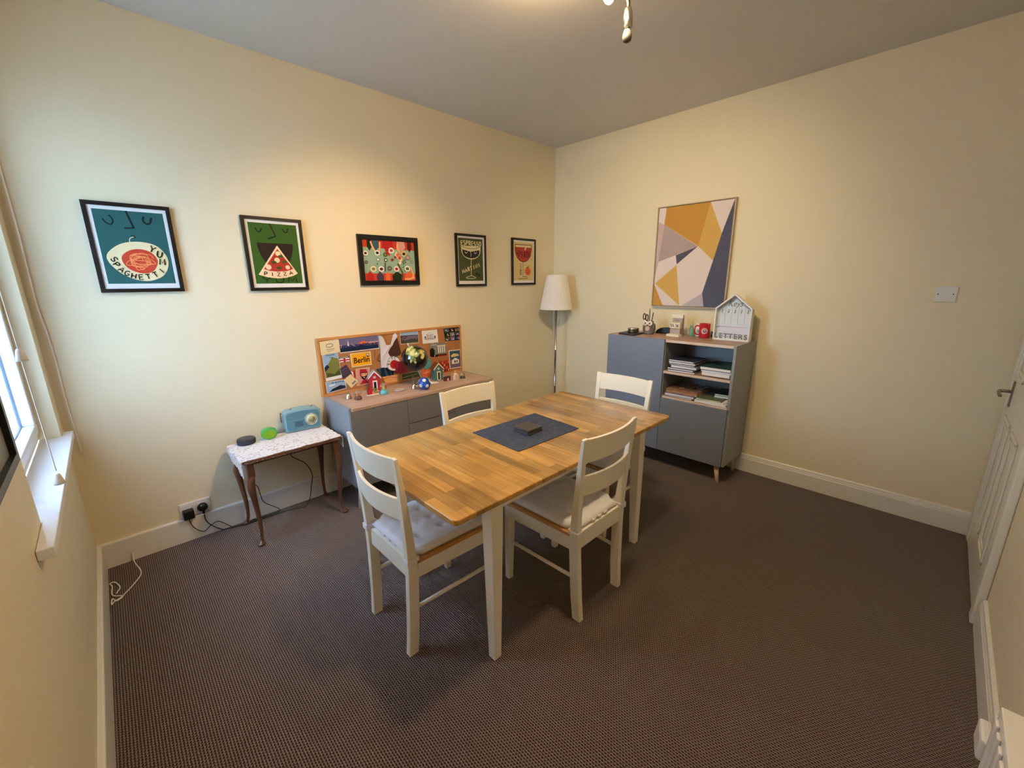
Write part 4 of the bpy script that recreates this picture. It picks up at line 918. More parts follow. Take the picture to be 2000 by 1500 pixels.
# 5 aperol spritz
t, a, F_ = frame(-.614, -.294, 1.428, 1.850, 'framed beige print of a red spritz glass and an orange, furthest right by the lamp')
a.poly(F_([(-.588, 1.468), (-.322, 1.468), (-.322, 1.815), (-.588, 1.815)]), ii('tan'))
bowl = [(-.575, 1.795), (-.349, 1.797)] + [(-.462 + .113 * math.cos(q), 1.775 - .138 * abs(math.sin(q)) ** .8) for q in [-i * PI / 18 for i in range(19)]]
a.poly(F_(bowl), ii('maroon'))
a.poly(F_([(-.569, 1.789), (-.355, 1.791), (-.357, 1.77), (-.567, 1.77)]), ii('ivory'))
a.poly(F_([(-.566, 1.768), (-.358, 1.768)] + [(-.462 + .104 * math.cos(q), 1.766 - .122 * abs(math.sin(q)) ** .8) for q in [-i * PI / 18 for i in range(19)]]), ii('rose'))
for k, ch in enumerate('APEROL'): a.brush(ch, F_([(-.545 + k * .034, 1.727 - .028 * math.sin(PI * (k + .4) / 5.8))])[0], .054, ii('maroon'), w=.15, sx=.62)
a.stroke(F_([(-.468, 1.637), (-.470, 1.503)]), .004, ii('black')); a.stroke(F_(sm2([(-.470, 1.503), (-.42, 1.503), (-.402, 1.492), (-.43, 1.485), (-.537, 1.484)])), .004, ii('black'))
for k, ch in enumerate('SPRITZ'): a.brush(ch, F_([(-.500, 1.526 + k * .0185)])[0], .018, ii('black'), rot=PI / 2, w=.24)
a.poly(F_(ell(-.403, 1.552, .040, .037, 20)), ii('orange')); a.stroke(F_(sm2([(-.42, 1.592), (-.405, 1.587), (-.39, 1.605)])), .006, ii('dgreen')); a.poly(F_(ell(-.405, 1.54, .006, .006, 8)), ii('maroon'))
a.poly(F_(ell(-.43, 1.775, .012, .016, 4)), ii('cream')); a.poly(F_(ell(-.44, 1.755, .012, .014, 4)), ii('cream'))
a.done('print', IKM, t)

# picture on the window wall near the camera
t = thing('framed_picture', 'black-framed picture cut off by the left edge, on the window wall', 'picture', (RX0, -1.555, 1.292))
bm = nb(); y0, y1, z0, z1 = -.24, .24, -.255, .255; wd = .022
for a_ in ((y0, y1, z0, z0 + wd), (y0, y1, z1 - wd, z1), (y0, y0 + wd, z0 + wd, z1 - wd), (y1 - wd, y1, z0 + wd, z1 - wd)): box(bm, .001, .022, a_[0], a_[1], a_[2], a_[3])
obj('frame', bm, black_frame, t, .001)
bm = nb(); box(bm, .004, .010, y0 + wd, y1 - wd, z0 + wd, z1 - wd); obj('print', bm, mat('grey_print', rgb(120, 122, 116), .5, var=(6, .3)), t)

# ------------------------------------------------------------------ cork boards with cards
cork = mat('cork', rgb(166, 112, 62), .9, var=(160, .22), bump=(200, .0008))
for x0, x1, lb in ((-2.432, -1.8405, 'left cork pinboard standing on the sideboard, crowded with cards'), (-1.8395, -1.235, 'right cork pinboard standing on the sideboard, behind the globe')):
    cx_ = (x0 + x1) / 2; hx_ = (x1 - x0) / 2
    t = thing('cork_board', lb, 'pinboard', (cx_, 0, .7015), 0, 'cork pinboards on the sideboard'); hh = .402; wd = .016
    bm = nb(); box(bm, -hx_ + wd, hx_ - wd, -.014, -.003, wd, hh - wd); obj('cork_panel', bm, cork, t)
    bm = nb()
    for a_ in ((-hx_, hx_, 0, wd), (-hx_, hx_, hh - wd, hh), (-hx_, -hx_ + wd, wd, hh - wd), (hx_ - wd, hx_, wd, hh - wd)): box(bm, a_[0], a_[1], -.020, -.001, a_[2], a_[3])
    obj('frame', bm, pine, t, .001)
cardn = [0]
def card(name, pts, base, label, cat, art=None, lift=0, border=None, th=.0006, grp='cards pinned to the cork boards'):
    """pts: quad TL,TR,BR,BL in (x,z) on the board; art(a, U) draws in unit square coordinates"""
    yy = -.0145 - .0007 * lift
    bm = nb(); prism(bm, pts, yy - th, yy, 'y')
    me_o = obj(name, bm, base if not isinstance(base, str) else IK[base]); tag(me_o, label, cat, grp)
    if art:
        a = Art('y', yy - th, .00012); TL_, TR_, BR_, BL_ = [Vector(p) for p in pts]
        def U(u, v): q = (BL_.lerp(BR_, u)).lerp(TL_.lerp(TR_, u), v); return (q.x, q.y)
        art(a, U); a.done('printed_face', IKM, me_o)
    return me_o
def Q(U, u0, v0, u1, v1): return [U(u0, v0), U(u1, v0), U(u1, v1), U(u0, v1)]
def a_cream(a, U):
    a.poly([U(.5 + .2 * math.cos(q), .62 + .16 * math.sin(q)) for q in [i * PI / 8 for i in range(16)]], ii('grey')); a.poly([U(.5 + .16 * math.cos(q), .62 + .1 * math.sin(q)) for q in [i * PI / 8 for i in range(16)]], ii('cream'))
    a.stroke([U(.3, .34), U(.75, .34)], .004, ii('grey')); a.stroke([U(.35, .22), U(.7, .22)], .003, ii('grey'))
card('greeting_card', [(-2.412, 1.081), (-2.285, 1.088), (-2.283, .997), (-2.41, .990)], 'cream', 'cream card with a small oval drawing, top left of the left cork board', 'card', a_cream, 2)
def a_pano(a, U):
    a.poly(Q(U, .01, .05, .99, .97), ii('night')); a.poly(Q(U, .01, .5, .99, .97), ii('dusk'))
    a.poly([U(0.01, .05), U(.99, .05), U(.99, .3), U(.7, .26), U(.55, .42), U(.4, .3), U(.2, .36), U(.01, .28)], ii('navy'))
    a.poly([U(.45, .5), U(.7, .5), U(.68, .62), U(.6, .7), U(.52, .62)], ii('orange')); a.poly(Q(U, .72, .48, .97, .58), ii('pink')); a.poly([U(.2, .45), U(.24, .45), U(.22, .85)], ii('white'))
    r_ = random.Random(5)
    for i in range(34): u, v = r_.random() * .95 + .02, .36 + r_.random() * .2; a.poly(Q(U, u, v, u + .014, v + .035), ii('cream' if i % 2 else 'orange'))
card('postcard', [(-2.285, 1.089), (-1.99, 1.089), (-1.991, .988), (-2.282, .988)], paper_w, 'wide white-edged postcard of a harbour city at night on the left cork board', 'postcard', a_pano, 1)
def a_hill(a, U):
    a.poly(Q(U, .02, .12, .98, .99), ii('sky')); a.poly([U(.02, .5), U(.3, .62), U(.6, .85), U(.98, .75), U(.98, .12), U(.02, .12)], ii('grass')); a.poly([U(.02, .5), U(.2, .6), U(.35, .5), U(.02, .35)], ii('navy'))
    a.poly([U(.1, .3), U(.6, .2), U(.9, .35), U(.98, .12), U(.1, .14)], ii('olive')); a.marks(U(.5, .93), .06, .012, 8, ii('navy'), 2); a.marks(U(.55, .83), .024, .010, 3, ii('navy'), 4)
card('postcard', [(-2.404, .997), (-2.298, .998), (-2.286, .816), (-2.396, .807)], paper_w, 'upright postcard of a green hill by the left edge of the cork board', 'postcard', a_hill, 0)
def a_flag(a, U):
    a.poly(Q(U, 0, 0, 1, .72), ii('white')); a.poly(Q(U, 0, .25, 1, .48), ii('crim')); a.poly(Q(U, .4, 0, .6, .72), ii('crim'))
    a.marks(U(.5, .87), .062, .009, 8, ii('white'), 6); a.stroke([U(.02, .0), U(.98, 0)], .003, ii('maroon'))
card('flag_magnet', [(-2.292, .962), (-2.221, .961), (-2.221, .923), (-2.291, .922)], 'brown', 'small red and white cross flag left of the yellow sign', 'magnet', a_flag, 0)
def a_berlin(a, U):
    a.poly(Q(U, .05, .07, .97, .95), ii('gold')); a.text('Berlin', U(.52, .44), .058, ii('black'), bold=.02, rot=0, sx=.88)
    a.poly([U(.84 + .09 * math.cos(q), .78 + .14 * math.sin(q)) for q in [i * PI / 8 for i in range(16)]], ii('grey')); a.poly([U(.84 + .045 * math.cos(q), .78 + .08 * math.sin(q)) for q in [i * PI / 8 for i in range(16)]], ii('cream')); a.poly(Q(U, .80, .62, .88, .72), ii('brown'))
card('city_sign_card', [(-2.214, .977), (-2.061, .975), (-2.060, .876), (-2.210, .877)], 'cream', 'yellow Berlin place-name card on the left cork board', 'card', a_berlin, 1)
card('dark_leaflet', [(-2.293, .883), (-2.248, .905), (-2.214, .834), (-2.284, .804)], 'plum', 'dark violet folded leaflet tilted beside the hill postcard', 'leaflet', lambda a, U: (a.stroke([U(.2, .7), U(.85, .72)], .003, ii('dusk')), a.stroke([U(.2, .5), U(.8, .52)], .003, ii('dusk')), a.stroke([U(.2, .3), U(.8, .3)], .002, ii('dusk'))), 2)
card('price_tag', [(-2.277, .796), (-2.226, .832), (-2.176, .771), (-2.229, .731)], 'cream', 'tilted cream tag with small print low on the left cork board', 'tag', lambda a, U: (a.stroke([U(.1, .75), U(.9, .75)], .002, ii('tan')), a.poly(Q(U, .35, .12, .85, .3), ii('grey')), a.stroke([U(.1, .55), U(.8, .55)], .002, ii('tan'))), 4)
def a_sky(a, U):
    a.poly(Q(U, .02, .03, .98, .97), ii('sky')); a.poly([U(.1, .06), U(.95, .06), U(.95, .35), U(.7, .5), U(.5, .38), U(.3, .3)], ii('navy')); a.poly([U(.3, .3), U(.5, .38), U(.7, .5), U(.8, .38), U(.5, .25)], ii('brown')); a.marks(U(.6, .84), .085, .012, 8, ii('navy'), 7); a.poly([U(.1, .55), U(.4, .6), U(.5, .7), U(.2, .7)], ii('white'))
card('postcard', [(-2.403, .803), (-2.266, .801), (-2.262, .735), (-2.399, .723)], paper_w, 'blue-sky coastal postcard in the bottom left corner of the cork board', 'postcard', a_sky, 1)
def a_man(a, U):
    a.poly(Q(U, .03, .03, .97, .97), ii('pink')); a.poly([U(.3, .95), U(.75, .92), U(.85, .7), U(.8, .45), U(.62, .3), U(.45, .35), U(.25, .6), U(.25, .8)], ii('crim')); a.poly([U(.34, .72), U(.8, .7), U(.76, .5), U(.6, .42), U(.4, .5)], ii('skin'))
    a.poly([U(.3, .55), U(.55, .48), U(.82, .55), U(.7, .36), U(.56, .25), U(.4, .36)], ii('brown')); a.poly([U(.2, .03), U(.5, .3), U(.68, .3), U(.9, .03)], ii('crim')); a.poly([U(.3, .76), U(.8, .74), U(.8, .68), U(.3, .7)], ii('maroon')); a.poly(Q(U, .42, .6, .48, .65), ii('black')); a.poly(Q(U, .63, .6, .69, .65), ii('black')); a.poly([U(.48, .44), U(.66, .44), U(.57, .39)], ii('white'))
card('portrait_card', [(-2.183, .862), (-2.081, .860), (-2.085, .743), (-2.186, .738)], 'cream', 'illustrated card of a bearded person in a red hat behind the red beach hut', 'card', a_man, 2)
card('pennant', [(-2.222, .850), (-2.190, .853), (-2.192, .800), (-2.200, .800)], 'crim', 'small red and white pennant left of the bearded portrait card', 'pennant', lambda a, U: a.poly([U(.0, .1), U(.0, 1), U(.5, .9)], ii('white')), 1)
def a_blue(a, U): a.poly(Q(U, .0, .0, 1, 1), ii('navy')); a.poly([U(.3, 0), U(.45, 1), U(.52, 1), U(.5, 0)], ii('blue')); a.stroke([U(.78, 0), U(.8, .95)], .0015, ii('sky')); a.poly([U(.0, .2), U(.25, 1), U(.1, 1), U(0, .7)], ii('blue'))
card('postcard', [(-2.031, .839), (-1.893, .842), (-1.891, .773), (-1.985, .765)], paper_w, 'dark blue postcard above the brown paper map', 'postcard', a_blue, 5)
def a_map(a, U):
    a.poly([U(0, 0), U(.28, 0), U(.3, 1), U(0, 1)], ii('skin')); a.poly([U(.3, .1), U(.78, .1), U(.75, .98), U(.3, .98)], ii('tan')); a.poly([U(.3, .15), U(.74, .15), U(.72, .92), U(.33, .92)], ii('olive'))
    a.stroke([U(.0, .7), U(.15, .85), U(.3, .5)], .002, ii('brown')); a.stroke([U(.02, .2), U(.2, .35), U(.7, .6)], .003, ii('tan')); a.poly(Q(U, .79, .02, 1, .98), ii('orange')); a.stroke([U(.82, .5), U(.97, .6)], .004, ii('cream')); a.stroke([U(.9, .25), U(.88, .55), U(.93, .85)], .003, ii('cream'))
card('paper_map', [(-1.989, .772), (-1.566, .772), (-1.556, .712), (-1.965, .712)], mat('brown_paper', rgb(176, 128, 70), .8, var=(20, .2)), 'long brown paper map along the foot of the cork boards', 'map', a_map, 6)
def a_castle(a, U):
    a.poly(Q(U, .02, .04, .98, .97), ii('plum')); a.poly(Q(U, .02, .7, .98, .97), ii('sky')); a.poly([U(.02, .35), U(.3, .45), U(.45, .65), U(.6, .6), U(.9, .7), U(.98, .4), U(.6, .4), U(.3, .3)], ii('dusk')); a.poly(Q(U, .1, .05, .98, .22), ii('olive'))
    r_ = random.Random(9)
    for i in range(26): u, v = .05 + r_.random() * .88, .3 + r_.random() * .28; a.poly(Q(U, u, v, u + .03, v + .05), ii('pink' if i % 2 else 'grey'))
card('postcard', [(-1.817, 1.094), (-1.656, 1.088), (-1.653, .993), (-1.814, .998)], paper_w, 'town view postcard behind the top of the globe', 'postcard', a_castle, 1)
def a_temple(a, U):
    for u in (.32, .40, .48, .56, .64): a.poly(Q(U, u - .018, .35, u + .018, .6), ii('grey'))
    a.stroke([U(.25, .62), U(.5, .8), U(.72, .62), U(.25, .62)], .003, ii('grey')); a.stroke([U(.12, .33), U(.88, .33)], .004, ii('grey')); a.stroke([U(.2, .27), U(.8, .27)], .003, ii('grey')); a.poly(Q(U, .14, .36, .24, .55), ii('dusk')); a.poly(Q(U, .74, .36, .86, .52), ii('dusk'))
card('postcard', [(-1.623, 1.087), (-1.476, 1.089), (-1.470, .979), (-1.617, .982)], paper_w, 'white card with a pencil drawing of a columned temple', 'postcard', a_temple, 1)
def a_coll(a, U):
    r_ = random.Random(4)
    for i in range(9):
        u, v = (i % 3) / 3, (i // 3) / 3; a.poly(Q(U, u + .02, v + .02, u + .31, v + .31), ii(['olive', 'dusk', 'navy', 'dgreen', 'grey', 'plum', 'blue', 'brown', 'olive'][i]))
        for k in range(4): x, y = u + .05 + r_.random() * .2, v + .05 + r_.random() * .18; a.poly(Q(U, x, y, x + .06, y + .06), ii(['skin', 'white', 'sky', 'orange'][k]))
card('postcard', [(-1.412, 1.087), (-1.254, 1.087), (-1.245, .975), (-1.400, .979)], 'black', 'dark collage postcard in the top right corner of the cork board', 'postcard', a_coll, 1)
def a_bw(a, U):
    a.poly(Q(U, 0, 0, 1, 1), ii('grey')); a.poly([U(0, 0), U(.25, 0), U(.3, .5), U(.15, .7), U(0, .55)], ii('black'))
    for u in (.5, .62, .74, .86): a.poly(Q(U, u, .25, u + .06, .75), ii('white'))
    a.poly(Q(U, .45, .76, .98, .84), ii('cream')); a.poly(Q(U, .3, .0, 1, .14), ii('brown')); a.poly(Q(U, .5, -.02, .95, .06), ii('crim')); a.marks(U(.25, .9), .055, .009, 7, ii('white'), 8)
card('postcard', [(-1.559, .974), (-1.399, .969), (-1.394, .861), (-1.557, .865)], 'grey', 'black and white photo postcard right of the globe', 'postcard', a_bw, 3)
def a_port(a, U):
    a.poly(Q(U, .06, .04, .94, .96), ii('blue')); a.poly(Q(U, .06, .04, .94, .5), ii('dusk')); a.poly([U(.15, .72), U(.4, .82), U(.8, .76), U(.85, .66), U(.2, .62)], ii('tan')); a.poly([U(.2, .25), U(.8, .25), U(.8, .45), U(.5, .58), U(.2, .45)], ii('white')); a.poly(Q(U, .42, .3, .52, .44), ii('black')); a.poly(Q(U, .6, .3, .68, .44), ii('black'))
card('postcard', [(-1.371, .897), (-1.247, .894), (-1.240, .735), (-1.367, .738)], paper_w, 'upright white-edged postcard of a white house at the right end', 'postcard', a_port, 1)
def a_brick(a, U):
    a.poly(Q(U, 0, 0, 1, 1), ii('rose'))
    for i in range(5):
        for j in range(4): a.poly(Q(U, .05 + .19 * i + (.05 if j % 2 else 0), .06 + .24 * j, .15 + .19 * i, .2 + .24 * j), ii(['brown', 'cream', 'maroon'][(i + j) % 3]))
card('house_plaque', [(-1.474, .819), (-1.374, .818), (-1.370, .722), (-1.464, .722)], 'brown', 'brick-coloured plaque of small houses behind the teal beach hut', 'plaque', a_brick, 2, th=.004)
bm = nb(); prism(bm, ell(-1.595, .82, .042, .046, 24), -.020, -.0145, 'y'); tag(obj('wall_disc', bm, mat('turquoise_enamel', rgb(84, 160, 170), .3)), 'turquoise disc half hidden behind the globe', 'disc')
for px_, pz_, lb in ((-1.5325, .9775, 'white push pin at the top of the black and white postcard'), (-1.398, .972, 'white push pin at the top right of the black and white postcard'), (-1.517, .873, 'white push pin just below the black and white postcard'), (-1.480, .858, 'white push pin above the brick-coloured plaque'), (-1.557, .866, 'white push pin nearest to the teal hut roof')):
    bm = nb(); v = lathe(bm, [(0, 0), (.0014, 0), (.0014, .006), (.0036, .007), (.0032, .012), (0, .013)], 12); xf(v, Matrix.Translation((px_, -.0145, pz_)) @ Matrix.Rotation(PI / 2, 4, 'X')); tag(obj('push_pin', bm, white_pl), lb, 'pin', 'white push pins on the right cork board')
# keyrings
bm = nb(); tube(bm, [(-2.047, .972, 0), (-2.035, .975, 0), (-2.026, .96, 0), (-2.038, .945, 0), (-2.047, .958, 0), (-2.047, .972, 0)], .0016, 6); tube(bm, [(-2.038, .945, 0), (-2.04, .925, 0), (-2.045, .905, 0)], .0028, 6); xf(bm.verts, Matrix(((1, 0, 0, 0), (0, 0, 1, -.0175), (0, 1, 0, 0), (0, 0, 0, 1)))); tag(obj('bottle_opener', bm, nickel), 'metal bottle opener hanging right of the yellow Berlin card', 'bottle opener')
bm = nb(); tube(bm, [(-2.005, .932, 0), (-1.99, .945, 0), (-1.98, .925, 0), (-1.975, .90, 0), (-1.985, .892, 0), (-2.005, .897, 0), (-2.013, .91, 0), (-2.005, .932, 0)], .0028, 6); xf(bm.verts, Matrix(((1, 0, 0, 0), (0, 0, 1, -.0175), (0, 1, 0, 0), (0, 0, 0, 1)))); tag(obj('keyring', bm, mat('bronze', rgb(120, 84, 54), .35, 1.0)), 'bronze keyring pinned beside the white cloth', 'keyring')
# draped cloth, dark cloth, club scarf
def drape(name, pts, m_, label, cat, lift, th=.004, wav=.004):
    bm = nb(); y = -.0145 - lift; n_ = len(pts)
    A = [bm.verts.new((x, y - th - wav * (.5 + .5 * math.sin(90 * x + 40 * z_)), z_)) for x, z_ in pts]; B = [bm.verts.new((x, y, z_)) for x, z_ in pts]
    fa = bm.faces.new(A); bm.faces.new(B[::-1])
    for i in range(n_): bm.faces.new((A[i], A[(i + 1) % n_], B[(i + 1) % n_], B[i]))
    bmesh.ops.triangulate(bm, faces=[fa]); 
    return tag(obj(name, bm, m_, None, .0008), label, cat)
clw = mat('white_cloth', rgb(216, 214, 226), .9, bump=(40, .003))
drape('white_cloth', [(-1.989, 1.085), (-1.97, 1.08), (-1.955, 1.06), (-1.945, 1.03), (-1.938, 1.008), (-1.92, 1.0), (-1.901, 1.008), (-1.893, 1.03), (-1.884, 1.056), (-1.875, 1.08), (-1.858, 1.089), (-1.842, 1.075), (-1.845, 1.06), (-1.87, 1.03), (-1.889, 1.002), (-1.91, .98), (-1.931, .953), (-1.92, .93), (-1.913, .912), (-1.93, .895), (-1.942, .876), (-1.949, .838), (-1.993, .845), (-1.99, .91), (-1.986, .983), (-1.989, 1.04)], clw, 'white cloth pinned up and draped in the middle of the cork boards', 'cloth', .006)
drape('dark_cloth', [(-1.845, 1.06), (-1.835, 1.02), (-1.826, .97), (-1.817, .931), (-1.836, .917), (-1.866, .914), (-1.896, .917), (-1.92, .928), (-1.931, .953), (-1.91, .978), (-1.889, 1.002), (-1.866, 1.03)], mat('dark_brown_cloth', rgb(70, 40, 26), .9), 'dark brown cloth hanging between the white cloth and the globe', 'cloth', .003)
t = thing('club_badge', 'round football-club badge with black letters, left of the globe', 'badge', (-1.893, -.0275, .862), 0)
bm = nb(); v = lathe(bm, [(0, 0), (.058, 0), (.058, .004), (0, .0045)], 36); xf(v, Matrix.Rotation(PI / 2, 4, 'X')); obj('disc', bm, [paper_w], t)
a = Art('y', -.0046, .0002); a.poly(ell(0, 0, .0575, .0575, 36), ii('navy')); a.poly(ell(0, 0, .054, .054, 36), ii('white')); a.poly(ell(.003, -.006, .034, .034, 24), ii('crim'))
for ch, an in (('6', PI * .98), ('1', PI * .82), ('F', PI * .56), ('C', PI * .40)): a.brush(ch, (.044 * math.cos(an), .044 * math.sin(an)), .017, ii('black'), rot=an - PI / 2, w=.22)
a.done('badge_face', IKM, t)
drape('red_scarf', [(-1.889, .862), (-1.865, .878), (-1.835, .870), (-1.80, .82), (-1.79, .78), (-1.82, .776), (-1.85, .775), (-1.880, .79)], mat('red_knit', rgb(150, 28, 38), .9, bump=(120, .003), var=(50, .25)), 'red knitted scarf behind the globe', 'scarf', .0185)

# ------------------------------------------------------------------ ornaments on the sideboard (z = .7008)
SZ = .7012
# globe
t = thing('globe', 'black and green terrestrial globe on a small stand', 'globe', (-1.795, -.175, SZ))
gm = mat('globe_surface', rgb(14, 15, 18), .15, coat=.5); nt, b = nodes_of(gm)
mp = mapping(nt, (1, 1, 1)); n = nt.nodes.new('ShaderNodeTexNoise'); n.inputs['Scale'].default_value = 9; n.inputs['Detail'].default_value = 5; nt.links.new(mp.outputs[0], n.inputs['Vector'])
n2 = nt.nodes.new('ShaderNodeTexNoise'); n2.inputs['Scale'].default_value = 30; nt.links.new(mp.outputs[0], n2.inputs['Vector'])
gr = nt.nodes.new('ShaderNodeVectorMath'); gr.operation = 'DISTANCE'; gr.inputs[1].default_value = (-.055, -.06, .065); nt.links.new(mp.outputs[0], gr.inputs[0])
lm_ = mth(nt, 'SUBTRACT', mth(nt, 'ADD', n.outputs['Fac'], .12), mth(nt, 'MULTIPLY', gr.outputs['Value'], 3.6))
r = ramp(nt, [(.35, (0, 0, 0, 1)), (.39, (1, 1, 1, 1))]); nt.links.new(lm_, r.inputs[0])
rc = ramp(nt, [(.38, rgb(46, 96, 66)), (.5, rgb(150, 152, 84)), (.62, rgb(206, 196, 120))]); nt.links.new(n2.outputs['Fac'], rc.inputs[0])
mx = nt.nodes.new('ShaderNodeMix'); mx.data_type = 'RGBA'; mx.inputs[6].default_value = rgb(14, 15, 18); nt.links.new(r.outputs[0], mx.inputs[0]); nt.links.new(rc.outputs[0], mx.inputs[7]); nt.links.new(mx.outputs[2], b.inputs['Base Color'])
bm = nb(); sphere(bm, (0, 0, 0), .098, seg=48, ring=32); o = obj('sphere', bm, gm, t, loc=(.0, 0, .208))
bm = nb(); tube(bm, [(-.040, 0, .297), (-.052, 0, .325)], .0035, 8, sm=False); obj('axis_pin', bm, white_pl, t)
bm = nb(); tube(bm, [(.034, 0, .117), (.050, 0, .085)], .005, 8, sm=False); obj('axis_pin', bm, white_pl, t)
bm = nb(); tube(bm, [(.046, 0, .088), (.05, .0, .06), (.03, 0, .03), (.0, 0, .010)], .0035, 8); lathe(bm, [(0, 0), (.034, 0), (.034, .005), (.008, .012), (0, .012)], 28); obj('stand', bm, nickel, t)
def bell(x, y, lb, hs=1.0):
    t = thing('hand_bell', lb, 'bell', (x, y, SZ), 0, 'small hand bells on the sideboard')
    bm = nb(); lathe(bm, [(0, 0), (.0215, 0), (.0225, .002), (.0175, .012), (.0145, .024), (.0115, .033), (.006, .037), (0, .038)], 28); obj('bell_cup', bm, mat('polished_silver', rgb(205, 198, 186), .2, 1.0), t)
    bm = nb(); tube(bm, [(0, 0, .036), (0, 0, .052), (0, 0, .062 * hs)], .0025, 8, sm=False)
    tube(bm, [(.010 * math.cos(q), 0, .076 * hs + .014 * math.sin(q)) for q in [i * PI / 6 for i in range(13)]], .0018, 6); obj('handle', bm, MATS['brushed_nickel'], t)
bell(-2.322, -.180, 'silver hand bell at the left end of the sideboard top'); bell(-1.868, -.262, 'silver hand bell beside the blue football', 1.05)
def snow_globe(x, y, r_, basem, bh, lb, inner):
    t = thing('snow_globe', lb, 'snow globe', (x, y, SZ), 0, 'snow globes on the sideboard')
    bm = nb(); lathe(bm, [(0, 0), (r_ * 1.05, 0), (r_ * 1.08, .003), (r_ * .9, bh * .8), (r_ * .72, bh), (0, bh)], 24); obj('base', bm, basem, t)
    bm = nb(); sphere(bm, (0, 0, bh + r_ * .82), r_, seg=24, ring=16); obj('glass_dome', bm, glass_m, t)
    bm = nb(); lathe(bm, [(0, 0), (r_ * .5, 0), (r_ * .3, r_ * .4), (r_ * .12, r_ * .8), (0, r_ * 1.1)], 10, (0, 0, bh + r_ * .05)); obj('figure', bm, inner, t)
snow_globe(-2.278, -.232, .0235, mat('brown_carved_base', rgb(96, 66, 52), .5, bump=(150, .002)), .022, 'small snow globe on a brown base, left of the red hut', mat('amber', rgb(180, 130, 60), .5))
snow_globe(-2.085, -.225, .0265, mat('turquoise_base', rgb(96, 180, 196), .4, bump=(150, .002)), .030, 'snow globe on a turquoise base before the red hut', mat('golden', rgb(190, 170, 80), .5))
snow_globe(-1.405, -.243, .0215, mat('pewter_base', rgb(70, 72, 74), .4), .020, 'small snow globe on a dark base at the right end', mat('pale_figure', rgb(200, 190, 170), .5))
# cottage scene ornament
t = thing('cottage_ornament', 'little cottage scene ornament with flowers on a white base', 'ornament', (-2.160, -.205, SZ))
bm = nb(); prism(bm, rrect(-.043, .043, -.016, .016, .01), 0, .009); obj('base', bm, white_pl, t, .002)
bm = nb(); prism(bm, [(-.036, .009), (-.008, .009), (-.008, .035), (-.022, .055), (-.036, .035)], -.009, .011, 'y'); obj('cottage', bm, redc, t)
bm = nb(); r_ = random.Random(2)
for i in range(14): sphere(bm, (.002 + r_.random() * .034, -.010 + r_.random() * .018, .010 + r_.random() * .02), .005 + .003 * r_.random(), i % 3, 10, 8)
obj('flowers', bm, [IK['grass'], IK['gold'], IK['pink']], t)
bm = nb(); sphere(bm, (.010, .004, .042), .011, 0, 12, 8); sphere(bm, (.030, .004, .036), .009, 0, 12, 8); obj('trees', bm, IK['grass'], t)
def hut(x, y, rz, body, roof, trim, h_, wd, dp_, lb, name='beach_hut'):
    t = thing(name, lb, 'ornament', (x, y, SZ), rz)
    bm = nb(); prism(bm, [(-wd, 0), (wd, 0), (wd, h_ * .66), (0, h_ * .93), (-wd, h_ * .66)], -dp_, dp_, 'y'); obj('hut_body', bm, body, t)
    bm = nb()
    for s in (-1, 1): prism(bm, [(0, h_ * .935), (s * wd * 1.2, h_ * .61), (s * wd * 1.2, h_ * .66), (0, h_)], -dp_ * 1.12, dp_ * 1.12, 'y')
    obj('roof', bm, roof, t)
    bm = nb()
    for s in (-1, 1): prism(bm, [(0, h_ * .93), (s * wd * 1.22, h_ * .60), (s * wd * 1.22, h_ * .67), (0, h_ * 1.01)], -dp_ * 1.2, -dp_ * 1.12, 'y')
    box(bm, -wd * .42, wd * .42, -dp_ * 1.07, -dp_, h_ * .02, h_ * .52); obj('trim', bm, trim, t)
    bm = nb(); box(bm, -wd * .22, wd * .22, -dp_ * 1.1, -dp_ * 1.07, h_ * .05, h_ * .46); obj('door_opening', bm, black_pl, t)
    bm = nb(); v = lathe(bm, [(wd * .1, 0), (wd * .24, 0), (wd * .24, .002), (wd * .1, .002), (wd * .1, 0)], 14); xf(v, Matrix.Translation((0, -dp_ * 1.02, h_ * .68)) @ Matrix.Rotation(PI / 2, 4, 'X')); obj('lifebuoy', bm, white_pl, t)
    return t
hut(-2.085, -.085, -.35, mat('hut_red', rgb(170, 34, 40), .5), mat('hut_grey_roof', rgb(160, 164, 166), .5), white_pl, .150, .037, .035, 'red model beach hut with a grey roof before the portrait card')
hut(-1.578, -.135, -.15, mat('hut_teal', rgb(70, 120, 116), .5), mat('hut_brown_roof', rgb(110, 80, 56), .5), cream, .140, .036, .032, 'teal model beach hut with a cream gable right of the globe')
# oval dish
t = thing('oval_dish', 'oval white and silver souvenir dish lying on the sideboard', 'dish', (-1.966, -.222, SZ))
bm = nb(); v = lathe(bm, [(0, .002), (.030, .002), (.040, .006), (.042, .0065), (.043, .005), (.032, 0), (0, 0)], 36); xf(v, Matrix.Diagonal((1, .95, 1, 1))); obj('dish_body', bm, mat('pearl', rgb(214, 212, 212), .25, .3), t)
a = Art('z', .0022, .0002)
a.marks((0, -.026), .05, .009, 6, 0, 9)
a.done('lettering', [ink], t)
